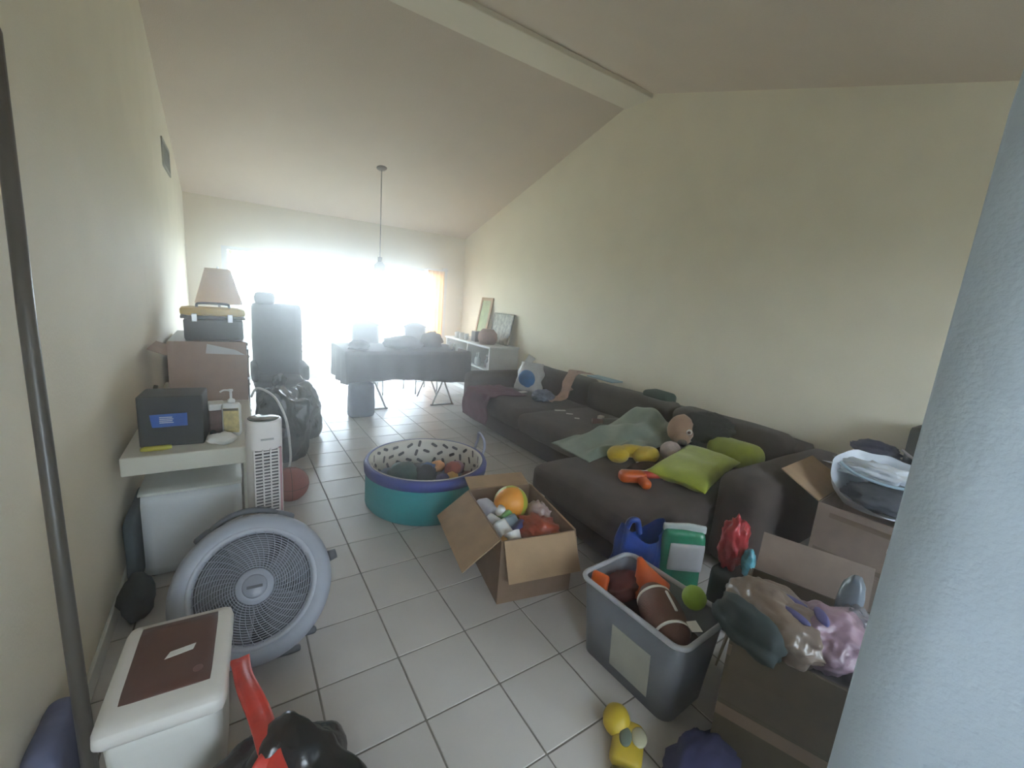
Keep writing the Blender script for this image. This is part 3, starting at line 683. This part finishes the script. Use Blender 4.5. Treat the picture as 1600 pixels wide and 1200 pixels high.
# ------------------------------------------------------------------ far left: dresser, toolbox, lamp, chair, bags
dr = thing('dresser', 'dark wooden dresser against the left wall behind the desk', 'dresser', (0, 0, 0))
obj('body', box(-1.0, -.44, 3.30, 4.22, .05, .96, .006, 1), DARKWOOD, dr)
for k in range(3):
    d = obj('drawer', box(-.442, -.425, 3.33, 4.19, .10+.28*k, .36+.28*k, .004, 1), DARKWOOD, dr)
    obj('knob', cyl(.014, .012, 0, .02, 12, T(-.425, 3.76, .23+.28*k) @ RY(PI/2)), METAL, d)
for x, y in ((-.97, 3.33), (-.5, 3.33), (-.97, 4.14), (-.5, 4.14)): obj('foot', box(x, x+.05, y, y+.05, 0, .05), DARKWOOD, dr)
obj('top', box(-1.01, -.43, 3.28, 4.24, .96, .985, .004, 1), DARKWOOD, dr)
tbx = thing('toolbox', 'black toolbox with a yellow lid on the dark dresser', 'toolbox', (-.915, 3.42, .985), R(2))
BODYT = mat('toolbox_black', (.03, .033, .034), .5, .1, 10)
obj('body', rbox(.02, .46, 0, .26, 0, .19, .02, 8), BODYT, tbx, True)
obj('tray_edge', rbox(0, .48, -.015, .275, .185, .215, .012, 6), BODYT, tbx, True)
obj('lid', rbox(0, .48, -.015, .275, .215, .285, .025, 8), mat('toolbox_yellow', (.72, .48, .06), .5, .05, 10), tbx, True)
for x in (.10, .36): obj('latch', box(x-.02, x+.02, -.028, -.012, .165, .235, .004, 1), METAL, tbx)
obj('handle', tube(smooth_path([(.12, .13, .28), (.13, .13, .315), (.24, .13, .32), (.35, .13, .315), (.36, .13, .28)]), .011, 8), BODYT, tbx, True)
lm = thing('table_lamp', 'table lamp with a beige cone shade on the dresser behind the toolbox', 'lamp', (-.64, 4.02, .985))
obj('base', lathe([(0, 0), (.08, 0), (.085, .015), (.03, .05), (.055, .14), (.045, .22), (.012, .26), (.012, .40), (0, .40)], 24), mat('lamp_ceramic', (.35, .30, .24), .4), lm, True)
obj('shade', lathe([(.20, .30), (.105, .64), (.102, .64), (.197, .30)], 36), translucent('shade_fabric', (.86, .68, .46), .55), lm, True)
obj('finial', cyl(.008, .008, .4, .66, 8), METAL, lm)

ac = thing('armchair', 'tall dark high-backed chair standing behind the black bag', 'chair', (-.12, 4.28, 0), R(0))
CH = mat('chair_charcoal', (.03, .03, .033), .9, .15, 12, .2, 200)
obj('seat', rbox(-.24, .26, -.28, .25, .34, .47, .05, 10, .006, 4), CH, ac, True)
obj('backrest', rbox(-.24, .28, .14, .26, .44, 1.30, .05, 12, .008, 4, 3), CH, ac, True)
obj('head_cushion', rbox(-.20, .0, .12, .24, 1.28, 1.42, .05, 8, .008, 4, 5), CH, ac, True)
for s in (-1, 1): obj('armrest', rbox(.02+s*.25-.035, .02+s*.25+.035, -.26, .2, .46, .64, .03, 8), CH, ac, True)
for x in (-.2, .22):
    for y in (-.24, .2): obj('leg', cyl(.018, .022, 0, .36, 10, T(x, y, 0)), BLACK, ac)

b2 = bag('trash_bag', 'large full black trash bag standing beside the desk and red ball', (-.20, 2.92, 0), .235, .26, .62, 11)
obj('knot', blob(.05, .05, .07, 5, .4, 3, 3, (-.02, .0, .70), ridge=.4), BLACKBAG, b2, True)
b3 = bag('trash_bag', 'smaller black trash bag leaning against the larger one near the chair', (.02, 3.45, 0), .19, .2, .52, 17)
tag(obj('plastic_bag', blob(.16, .10, .10, 19, .35, 3, 4, (-.27, 3.72, .10), zmin=.002, ridge=.3), BLACKBAG, smooth=True), 'flat black plastic bag on the floor in front of the tall chair', 'bag')

# ------------------------------------------------------------------ dining area
dt = thing('dining_table', 'dark dining table with deep skirt and crossed metal legs before the glass door', 'table', (0, 0, 0))
CL = mat('dark_tablecloth', (.045, .04, .045), .85, .15, 8, .2, 120)
obj('table_top', box(.60, 2.28, 4.12, 4.98, .75, .785, .006, 1), DARKWOOD, dt)
def skirt(u, v):
    P = [(.60, 4.98), (.60, 4.12), (2.28, 4.12), (2.28, 4.98)]; L_ = [.86, 1.68, .86]; s = u*sum(L_)
    k = 0
    while k < 2 and s > L_[k]: s -= L_[k]; k += 1
    a, b = Vector((*P[k], 0)), Vector((*P[k+1], 0)); p = a.lerp(b, min(1, s/L_[k])); nrm = Vector(((b-a).y, -(b-a).x, 0)).normalized()
    p -= nrm*(-.012 - .018*v*math.sin(u*70)); p.z = .79-.40*v*(1+.08*math.sin(u*11))
    return p
obj('tablecloth_skirt', sheet(skirt, 170, 8, .004), CL, dt, True)
obj('cloth_top', box(.595, 2.285, 4.115, 4.985, .785, .792, .002, 1), CL, dt)
for x in (.98, 1.95):
    for yy in (4.26, 4.84):
        obj('leg', tube([(x-.16, yy, 0), (x+.16, yy+.02, .75)], .013, 8), METAL, dt, True)
        obj('leg', tube([(x+.16, yy, 0), (x-.16, yy-.02, .75)], .013, 8), METAL, dt, True)
    obj('stretcher', tube([(x, 4.26, .375), (x, 4.84, .375)], .011, 8), METAL, dt, True)
    obj('foot_bar', tube([(x-.18, 4.26, .012), (x+.18, 4.26, .012)], .012, 8), METAL, dt, True)
obj('stretcher', tube([(.98, 4.55, .375), (1.95, 4.55, .375)], .011, 8), METAL, dt, True)
def dining_chair(loc, rz, label):
    c = thing('dining_chair', label, 'chair', loc, R(rz), 'chairs at the dining table')
    obj('seat', rbox(-.21, .21, -.21, .21, .43, .48, .02, 8), CH, c, True)
    for x in (-.19, .19):
        obj('leg', tube([(x, -.19, 0), (x, -.18, .44)], .013, 8), METAL, c, True)
        obj('leg', tube([(x, .22, 0), (x, .18, .44), (x, .25, 1.0)], .013, 8), METAL, c, True)
    obj('backrest', sheet(lambda u, v: Vector((-.20+.40*u, .215+.03*v+.02*math.sin(u*PI), .62+(.40+.06*math.sin(u*PI))*v)), 10, 6, .02), CH, c, True)
    obj('stretcher', tube([(-.19, -.185, .2), (.19, -.185, .2)], .009, 8), METAL, c, True)
    obj('stretcher', tube([(-.19, .2, .2), (.19, .2, .2)], .009, 8), METAL, c, True)
dining_chair((1.98, 5.20, 0), 8, 'dark chair behind the dining table beside the right doorway curtain')
dining_chair((1.15, 5.25, 0), -5, 'dark chair behind the dining table before the middle glass pane')
tag(obj('storage_bag', rbox(.60, .90, 3.92, 4.09, 0, .42, .04, 10, .012, 5, 4), mat('steel_blue_bag', (.07, .09, .14), .8, .15, 8), smooth=True), 'dark blue bag standing at the left end of the dining table', 'bag')
for k, (x, y, rx, ry, rz, col, lab) in enumerate(((.80, 4.35, .13, .12, .07, (.04, .04, .045), 'dark heap of clothes on the left end of the dining table'), (1.42, 4.5, .26, .2, .10, (.05, .05, .05), 'wide dark heap of clothes on the dining table'), (1.90, 4.62, .16, .14, .14, (.04, .04, .045), 'tall dark heap of clothes on the right end of the dining table'))):
    tag(obj('clothes_heap', blob(rx, ry, rz, 60+k, .35, 3, 3, (x, y, .792+rz*.6), zmin=.793), mat('heap_%d' % k, col, .9, .2, 8), smooth=True), lab, 'clothes')
for k in range(4):
    tag(obj('cup', lathe([(0, 0), (.028, 0), (.036, .095), (.034, .095), (.026, .005), (0, .005)], 18), mat('clear_cup', (.75, .75, .75), .15), smooth=True, loc=(2.10+.045*(k % 2), 4.22+.085*k, .7925)), 'pale drinking cup on the right end of the dining table', 'cup', 'cups on the dining table')

# pendant on the sloped ceiling
px, py = 1.20, 4.90
pn_ = thing('pendant_lamp', 'small pendant lamp on a long rod from the sloped ceiling', 'lamp', (px, py, zc(py)))
PM = mat('pendant_bronze', (.12, .09, .09), .4, .05, 10)
cn = obj('canopy', lathe([(0, -.035), (.02, -.035), (.06, -.02), (.075, 0), (.075, .01), (0, .01)], 28), PM, pn_, True); cn.rotation_euler = (-math.atan(SL), 0, 0)
obj('rod', tube([(0, 0, -.02), (0, 0, zc(py)*-1+1.98)], .006, 8), PM, pn_, True)
obj('socket', cyl(.022, .03, 1.90-zc(py), 1.99-zc(py), 16), PM, pn_, True)
obj('shade', lathe([(.03, 1.93-zc(py)), (.075, 1.88-zc(py)), (.09, 1.80-zc(py)), (.088, 1.80-zc(py)), (.073, 1.877-zc(py)), (.03, 1.925-zc(py))], 28), translucent('opal_glass', (.8, .8, .78), .5), pn_, True)

# curtain at the right end of the glass door
def curt(u, v):
    x = 2.52+.33*u; return Vector((x, YF-.085+.028*math.sin(u*4.5*2*PI)*(.6+.4*v), 1.985-1.94*v))
cu = thing('curtain', 'sheer orange curtain gathered at the right end of the glass door', 'curtain', (0, 0, 0))
obj('cloth', sheet(curt, 60, 12, .002), translucent('orange_sheer', (.88, .62, .34), .85), cu, True)
obj('rail', tube([(2.45, YF-.085, 2.0), (2.92, YF-.085, 2.0)], .010, 8), WHITE, cu, True)

# white sideboard by the right wall with frames on it
sb = thing('sideboard', 'low white sideboard with open shelves against the right wall', 'sideboard', (0, 0, 0))
SBM = mat('sideboard_white', (.56, .56, .54), .5, .03, 6)
t = box(2.74, 3.27, 4.36, 4.39, 0, .80); box(2.74, 3.27, 5.92, 5.95, 0, .80, bm=t); box(2.74, 3.27, 4.39, 5.92, 0, .06, bm=t); box(3.25, 3.27, 4.39, 5.92, .06, .80, bm=t)
obj('body', t, SBM, sb); obj('top', box(2.72, 3.275, 4.34, 5.97, .80, .83, .004, 1), SBM, sb); obj('shelf', box(2.76, 3.25, 4.39, 5.92, .44, .46), SBM, sb)
obj('divider', box(2.76, 3.25, 5.14, 5.16, .06, .80), SBM, sb)
for k in range(7):
    h_ = .16+.06*((k*37) % 5)/5
    b_ = thing('glass_bottle', 'small glass bottle on the open shelf of the white sideboard', 'bottle', (2.82+.06*(k % 2), 4.50+.17*k+(.04 if k > 3 else 0), .46), 0, 'bottles in the sideboard')
    obj('body', lathe([(0, 0), (.035, 0), (.037, .01), (.037, h_*.6), (.014, h_*.75), (.014, h_), (0, h_)], 16), mat('bottle_%d' % (k % 3), ((.5, .5, .5), (.06, .06, .07), (.3, .32, .34))[k % 3], .15), b_, True)
    obj('cap', cyl(.017, .017, h_, h_+.02, 12), WPLAST, b_)
def frame(name, label, y0, y1, z0, z1, x0, lean, bw, mf, mp):
    p = thing(name, label, 'picture', (x0, y0, z0), rot=(0, R(lean), 0)); W, H = y1-y0, z1-z0
    t = box(0, .025, 0, W, 0, bw); box(0, .025, 0, W, H-bw, H, bm=t); box(0, .025, 0, bw, bw, H-bw, bm=t); box(0, .025, W-bw, W, bw, H-bw, bm=t)
    obj('frame', t, mf, p); obj('picture', box(.010, .016, bw, W-bw, bw, H-bw), mp, p)
    return p
frame('picture_frame', 'tall picture with an orange wood frame and green image on the sideboard', 5.28, 5.68, .832, 1.58, 3.15, 10, .05, mat('orange_wood', (.36, .20, .10), .6, .1, 8), mat('green_print', (.30, .38, .20), .5, .25, 6))
frame('picture_frame', 'square dark speckled picture leaning in front of the tall frame', 4.52, 5.12, .832, 1.34, 3.14, 11, .012, mat('dark_frame', (.10, .10, .08), .6), mat('speckled_print', (.06, .065, .05), .5, .5, 16, col2=(.34, .34, .28)))
tag(obj('basket', lathe([(0, 0), (.12, 0), (.16, .08), (.15, .17), (.09, .24), (.085, .235), (.14, .165), (.15, .08), (.11, .01), (0, .01)], 28), mat('brown_wicker', (.20, .10, .07), .8, .2, 30, .5, 80), smooth=True, loc=(2.93, 4.78, .8305)), 'round brown wicker basket on the sideboard before the speckled picture', 'basket')
tag(obj('speaker', box(-.07, .07, -.07, .07, 0, .17, .008, 2), BLACK, loc=(2.92, 5.13, .8305)), 'small black box on the sideboard beside the wicker basket', 'box')
for k in range(6):
    tag(obj('drinking_glass', lathe([(0, 0), (.028, 0), (.034, .10), (.032, .10), (.026, .006), (0, .006)], 16), mat('glass_pale', (.6, .62, .62), .08), smooth=True, loc=(2.80+.07*(k % 2), 5.30+.09*k, .8305)), 'pale drinking glass standing in a cluster on the sideboard', 'glass', 'glasses on the sideboard')

# patio chair beyond the glass
pc = thing('patio_chair', 'white metal patio chair outside beyond the glass door', 'chair', (.55, 7.35, -.05), R(200))
obj('seat', rbox(-.25, .25, -.25, .25, .40, .44, .015, 6), mat('patio_tan', (.34, .27, .22), .7), pc, True)
for x in (-.25, .25):
    obj('leg', tube([(x, -.25, 0), (x, -.25, .62), (x, .22, .62)], .014, 8), WHITE, pc); obj('leg', tube([(x, .27, 0), (x, .25, .42), (x, .32, .92)], .014, 8), WHITE, pc)
for k in range(5): obj('slat', box(-.25, .25, .30, .315, .50+.085*k, .55+.085*k), WHITE, pc)

# ------------------------------------------------------------------ near right: bin of toys, cartons, bags
BIN = mat('clear_bin', (.22, .24, .28), .3, .03, 8, alpha=.72)
sbn = thing('storage_bin', 'translucent grey plastic storage bin full of toys', 'bin', (.905, -.235, 0), R(3))
def binwall(s0, s1, z0, z1, th):
    """flared open box"""
    t = B(); w0, d0, w1, d1 = .135, .225, .165, .25
    def ring(w_, d_, z, n=6, r=.05):
        out = []
        for cx, cy, a0 in ((w_-r, d_-r, 0), (-w_+r, d_-r, 90), (-w_+r, -d_+r, 180), (w_-r, -d_+r, 270)):
            for k in range(n+1):
                a = R(a0+90*k/n); out.append(t.verts.new((cx+r*math.cos(a), cy+r*math.sin(a), z)))
        return out
    rs = [ring(w0, d0, 0), ring(w1, d1, .365), ring(w1-th, d1-th, .365), ring(w0-th, d0-th, th)]
    n = len(rs[0])
    for A, D in zip(rs, rs[1:]):
        for k in range(n): t.faces.new((A[k], A[(k+1) % n], D[(k+1) % n], D[k]))
    t.faces.new(rs[0][::-1]); t.faces.new(rs[-1])
    return t, ring
t, ring = binwall(0, 0, 0, 0, .004); obj('body', t, BIN, sbn, True)
pts = []
for cx, cy, a0 in ((.12, .205, 0), (-.12, .205, 90), (-.12, -.205, 180), (.12, -.205, 270)):
    for k in range(7):
        a = R(a0+15*k); pts.append((cx+.05*math.cos(a), cy+.05*math.sin(a), .37))
obj('rim', tube(pts, .011, 8, True), mat('bin_rim', (.42, .43, .47), .35), sbn, True)
obj('label_sheet', quad((-.1405, -.13, .05), (-.1405, .06, .05), (-.157, .06, .25), (-.157, -.13, .25), .002), mat('bin_label', (.40, .40, .35), .6), sbn)
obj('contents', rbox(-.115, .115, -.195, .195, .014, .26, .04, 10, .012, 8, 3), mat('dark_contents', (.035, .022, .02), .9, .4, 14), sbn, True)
fb = thing('football', 'brown toy football with white stripes in the storage bin', 'ball', (.885, -.315, .33), rot=(R(12), R(-8), R(62)))
FBM = mat('football_brown', (.12, .045, .025), .6, .1, 14, .3, 200)
pr = [(.085*math.sin(PI*k/24)**.8, -.155*math.cos(PI*k/24)) for k in range(25)]
obj('ball', lathe(pr, 32, RY(PI/2)), FBM, fb, True)
for s in (-1, 1):
    obj('stripe', lathe([(.073, s*.085-.008), (.076 if s < 0 else .0745, s*.085-.008), (.0745 if s < 0 else .0755, s*.085+.008), (.07, s*.085+.008)], 32, RY(PI/2)), PAPER, fb, True)
obj('laces', box(-.05, .05, -.006, .006, .083, .09, .002, 1), PAPER, fb)
tag(obj('ball', blob(.047, .047, .047, 2, .02, 4, 4, (.985, -.375, .425), ridge=.04), mat('lime_ball', (.24, .38, .03), .6, .1, 20), smooth=True), 'small lime green ball on top of the toys in the storage bin', 'ball')
tag(obj('toy_cone', lathe([(0, .15), (.012, .148), (.03, .10), (.075, .02), (.09, 0), (0, 0)], 28), ORG, smooth=True, loc=(1.0, -.16, .315), rot=(R(-22), R(-14), 0)), 'bright orange cone shaped toy standing in the storage bin', 'toy')
tag(obj('toy', rbox(-.015, .015, -.04, .04, -.045, .045, .012, 5), ORG, smooth=True, loc=(.79, -.045, .34), rot=(0, R(15), R(20))), 'small orange toy at the far corner of the storage bin', 'toy')
tag(obj('cloth', blob(.10, .07, .055, 71, .35, 3, 3, (.93, -.08, .31), ridge=.3), mat('dark_red_plush', (.10, .018, .015), .9, .2, 14), smooth=True), 'dark red cloth at the far end of the storage bin', 'cloth')
tag(obj('paper', quad((.865, -.455, .375), (.905, -.475, .375), (.915, -.435, .39), (.875, -.42, .39), .002), PAPER), 'small white tag beside the football in the storage bin', 'paper')

# blue bag and packages behind the bin
bb = thing('shopping_bag', 'shiny royal blue plastic bag standing behind the storage bin', 'bag', (1.175, .06, 0), R(-22))
def bagf2(u, v):
    a = 2*PI*u; n = noise.noise(Vector((math.cos(a)*2.2, math.sin(a)*2.2, v*3)))*.035
    k = 1-.25*v
    return Vector((math.cos(a)*(.165*k+n), math.sin(a)*(.075*k+n*.6), .45*v+.05*v*math.sin(a*2+1)))
obj('body', revolve(bagf2, 36, 18), mat('royal_blue_film', (.012, .045, .24), .3, .3, 8, .6, 14), bb, True)
obj('handle', tube(smooth_path([(-.09, 0, .43), (-.07, .0, .50), (-.03, 0, .50), (-.01, 0, .43)]), .016, 8), MATS['royal_blue_film'], bb, True)
pk = thing('snack_package', 'green and white plastic package next to the royal blue bag', 'package', (1.36, -.06, 0), R(-35))
obj('body', rbox(-.11, .11, -.04, .04, 0, .47, .03, 10, .008, 8, 3), mat('green_film', (.03, .26, .14), .25, .2, 6, .4, 18), pk, True)
obj('label', rbox(-.075, .10, -.048, -.03, .26, .41, .006, 6), mat('white_label', (.62, .62, .66), .35), pk, True)
obj('seal', rbox(-.11, .11, -.012, .012, .455, .50, .01, 6, .006, 12), mat('clear_seal', (.55, .60, .60), .15), pk, True)
tag(obj('plastic_bag', blob(.075, .06, .14, 81, .3, 3, 4, (1.55, -.22, .43), ridge=.3), mat('bright_red_film', (.42, .03, .04), .3, .2, 8), smooth=True), 'bright red plastic bag beside the white labelled package', 'bag')
tag(obj('snack_package', blob(.035, .03, .07, 82, .25, 3, 3, (1.53, -.315, .385), ridge=.25), mat('teal_foil', (.10, .34, .42), .2, .5, 24), smooth=True), 'small shiny teal packet in front of the bright red bag', 'package')
tag(obj('storage_crate', rbox(1.46, 1.66, -.36, -.17, 0, .30, .02, 8), mat('charcoal_crate', (.03, .03, .032), .6), smooth=True), 'charcoal crate under the red bag between sofa and boxes', 'crate')

# front cartons by the partition
c1 = cardbox('cardboard_box', 'lower dark taped cardboard box by the partition wall', (.955, -.985, 0), 20, .50, .40, .25, {}, mat('carton_olive_shaded', (.085, .068, .038), .85, .08, 12), cat='box')  # low light in this corner darkened into the cardboard colour
obj('lid', box(.0, .50, .0, .40, .25, .256), MATS['carton_olive_shaded'], c1)
obj('tape', box(-.002, .0, .0, .40, .195, .242), TAPE, c1)
c2 = cardbox('cardboard_box', 'upper open cardboard box holding plastic bags by the partition wall', (.955, -.985, .2565), 20, .50, .40, .25, {'L': (.12, 175), 'R': (.16, 25), 'F': (.15, 172)}, mat('carton_brown_shaded', (.10, .077, .048), .85, .08, 12), CARD_G, inner_sides='R')  # box colour darkened for the low light too, right flap kept paler
obj('tape', box(-.002, .0, .0, .40, .175, .215), TAPE, c2)
obj('filler', rbox(.012, .488, .012, .388, .01, .19, .02, 8, .015, 8, 2), mat('bag_contents', (.14, .12, .12), .9, .3, 12), c2, True)
def inc(x, y, z): return Matrix.Translation((.955, -.985, -.045)) @ RZ(R(20)) @ Vector((x, y, z))
CLR = mat('clear_pale_film', (.26, .25, .28), .2, .2, 8, .6, 16, alpha=.8)
tag(obj('plastic_bag', blob(.19, .13, .085, 91, .22, 1.9, 5, inc(.15, .29, .585), ridge=.13, M=RZ(R(60))), mat('beige_film', (.22, .165, .13), .3, .2, 8, .4, 16), smooth=True), 'beige plastic bag bulging out of the upper open box', 'bag')
pkb = thing('plastic_bag', 'clear plastic bag of pink and lilac clothes in the upper open box', 'bag', (0, 0, 0))
obj('body', blob(.16, .12, .085, 92, .26, 1.9, 5, inc(.19, .14, .575), ridge=.14), mat('pink_cloth', (.30, .20, .25), .4, .3, 7, .4, 18), pkb, True)
for k, (x, y, z, a) in enumerate(((.10, .24, .655, 70), (.14, .17, .665, 35), (.20, .26, .645, 90))):
    obj('stripe', blob(.055, .018, .012, 94+k, .1, 2, 3, inc(x, y, z), M=RZ(R(a)) @ RY(R(6))), mat('violet_stripe', (.10, .10, .28), .5), pkb, True)
tag(obj('plastic_bag', blob(.11, .065, .07, 97, .35, 2, 4, inc(.33, .07, .565), ridge=.2), CLR, smooth=True), 'crumpled clear plastic bag at the right side of the open box', 'bag')
tag(obj('plastic_bottle', blob(.04, .04, .11, 99, .10, 2, 4, inc(.42, .08, .60), ridge=.08, M=RY(R(14))), mat('aqua_film', (.17, .20, .24), .15, .25, 6), smooth=True), 'clear bluish plastic bottle standing in the open box', 'bottle')
tag(obj('cloth', blob(.13, .07, .07, 101, .22, 1.8, 4, inc(.03, .36, .585), ridge=.1, M=RZ(R(75))), mat('dark_green_bag', (.03, .045, .045), .8, .2, 8), smooth=True), 'dark green cloth hanging over the corner of the upper open box', 'cloth')

# rear cartons by the right wall
cardbox('cardboard_box', 'lower closed cardboard box standing beside the sofa arm', (2.18, -.76, 0), 4, .52, .42, .29, {}, CARD_G)
r2 = cardbox('cardboard_box', 'open cardboard box beside the sofa arm with a white bag inside', (2.18, -.76, .291), 4, .52, .42, .30, {'F': (.24, 62), 'R': (.18, 40)}, CARD_G, CARD)
obj('tape', box(-.002, .0, .06, .36, .235, .262), TAPE, r2)
obj('tape', box(-.002, .0, .04, .40, .02, .045), TAPE, r2)
obj('sticker', box(-.002, .0, .05, .10, .16, .185), PAPER, r2)
WB2 = mat('white_liner_film', (.62, .66, .72), .35, .06, 6, .5, 14)
wbg = thing('plastic_bag', 'open white plastic bag of dark clothes on the rear cardboard box', 'bag', (2.42, -.53, .592), R(6))
def openbag(u, v):
    a = 2*PI*u; n = noise.noise(Vector((math.cos(a)*1.6, math.sin(a)*1.6, v*2+4)))
    back = .5+.5*math.cos(a-.3)
    r_ = .85+.30*v*(1-.3*back)+.16*n
    return Vector((math.cos(a)*.22*r_, math.sin(a)*.22*r_, (.035+.20*back)*v**.8*1.1+.035*n*v))
obj('body', revolve(openbag, 48, 14), WB2, wbg, True)
obj('clothes', blob(.17, .17, .06, 105, .25, 3, 4, (-.03, -.02, .06), zmin=.004, ridge=.3), mat('charcoal_clothes', (.06, .065, .08), .9, .25, 12), wbg, True)
obj('fold', blob(.10, .20, .05, 106, .4, 3, 4, (.10, .06, .16), ridge=.5), WB2, wbg, True)
obj('drawstring', tube(smooth_path([(.0, .21, .19), (-.02, .12, .15), (.0, -.02, .13), (.05, -.16, .14)]), .008, 6), mat('pale_blue_string', (.38, .52, .62), .5), wbg, True)
cs = thing('equipment_case', 'black case standing against the right wall behind the white bag', 'case', (3.13, -.74, 0), 0)
obj('stand', box(-.12, .14, .02, .56, 0, .70, .01, 1), mat('stand_dark', (.05, .04, .045), .8, .1, 8), cs)
obj('body', rbox(-.10, .12, -.0, .30, .70, .97, .02, 8), BLACK, cs, True)
obj('strap', tube(smooth_path([(-.11, .02, .80), (-.16, .16, .76), (-.14, .30, .82)]), .008, 6), mat('grey_strap', (.30, .26, .27), .7), cs, True)
tag(obj('clothes_heap', blob(.11, .13, .06, 110, .35, 3, 4, (3.11, -.28, .745), zmin=.702, ridge=.3), mat('navy_clothes', (.035, .035, .075), .9, .25, 10), smooth=True), 'navy clothes heaped beside the black case at the right wall', 'clothes')

# toys on the floor at the bottom of the view
yt = thing('plastic_toy', 'yellow plastic toy with a grey oval face on the floor tiles', 'toy', (.575, -.455, 0), R(35))
YP = mat('yellow_plastic', (.50, .36, .02), .45, .1, 8)
obj('body', rbox(-.085, .085, -.055, .055, 0, .06, .028, 8), YP, yt, True)
obj('head', blob(.06, .05, .045, 3, .05, 2, 3, (.06, .05, .05)), YP, yt, True)
obj('face', blob(.038, .022, .010, 3, 0, 2, 3, (.0, .01, .060)), mat('grey_green_face', (.10, .13, .11), .4), yt, True)
obj('clear_window', blob(.04, .028, .012, 3, 0, 2, 3, (.02, -.035, .058)), mat('pale_window', (.40, .38, .26), .2), yt, True)
obj('key', rbox(-.115, -.085, .0, .045, .005, .03, .01, 4), mat('olive_key', (.16, .13, .04), .5), yt, True)
tag(obj('cloth', blob(.16, .09, .07, 121, .25, 2.5, 4, (.72, -.64, .06), zmin=.002, ridge=.2), mat('indigo_cloth', (.03, .03, .09), .9, .2, 10), smooth=True), 'indigo cloth on the floor in front of the dark boxes', 'cloth')
tag(obj('toy', blob(.06, .04, .04, 122, .15, 2.5, 3, (.46, -.56, .038), zmin=.001), mat('maroon_toy', (.10, .02, .02), .7), smooth=True), 'maroon toy on the tiles beside the yellow toy', 'toy')

# ------------------------------------------------------------------ added haze volume, standing in for lens glare
t = B(); e = .05
P = [(YB-e, -.04)] + [(y, zc(y)+e) for y in (YB-e, YR0, YR1, YF+e)] + [(YF+e, -.04)]
a = [t.verts.new((XL-e, y, z)) for y, z in P]; b = [t.verts.new((XR+e, y, z)) for y, z in P]
t.faces.new(a); t.faces.new(b[::-1])
for k in range(len(P)): t.faces.new((a[k], a[(k+1) % len(P)], b[(k+1) % len(P)], b[k]))
bmesh.ops.recalc_face_normals(t, faces=t.faces)
m = bpy.data.materials.new('glare_haze'); m.use_nodes = True; N = m.node_tree.nodes; N.remove(N['Principled BSDF'])
v = N.new('ShaderNodeVolumeScatter'); v.inputs['Density'].default_value = .06; v.inputs['Anisotropy'].default_value = .9; v.inputs['Color'].default_value = (1, 1, 1, 1)
m.node_tree.links.new(v.outputs[0], N['Material Output'].inputs['Volume'])
hz = tag(obj('haze', t, m), 'thin haze volume added through the room to imitate lens glare', 'haze', kind='stuff')
sc.cycles.volume_bounces = 1
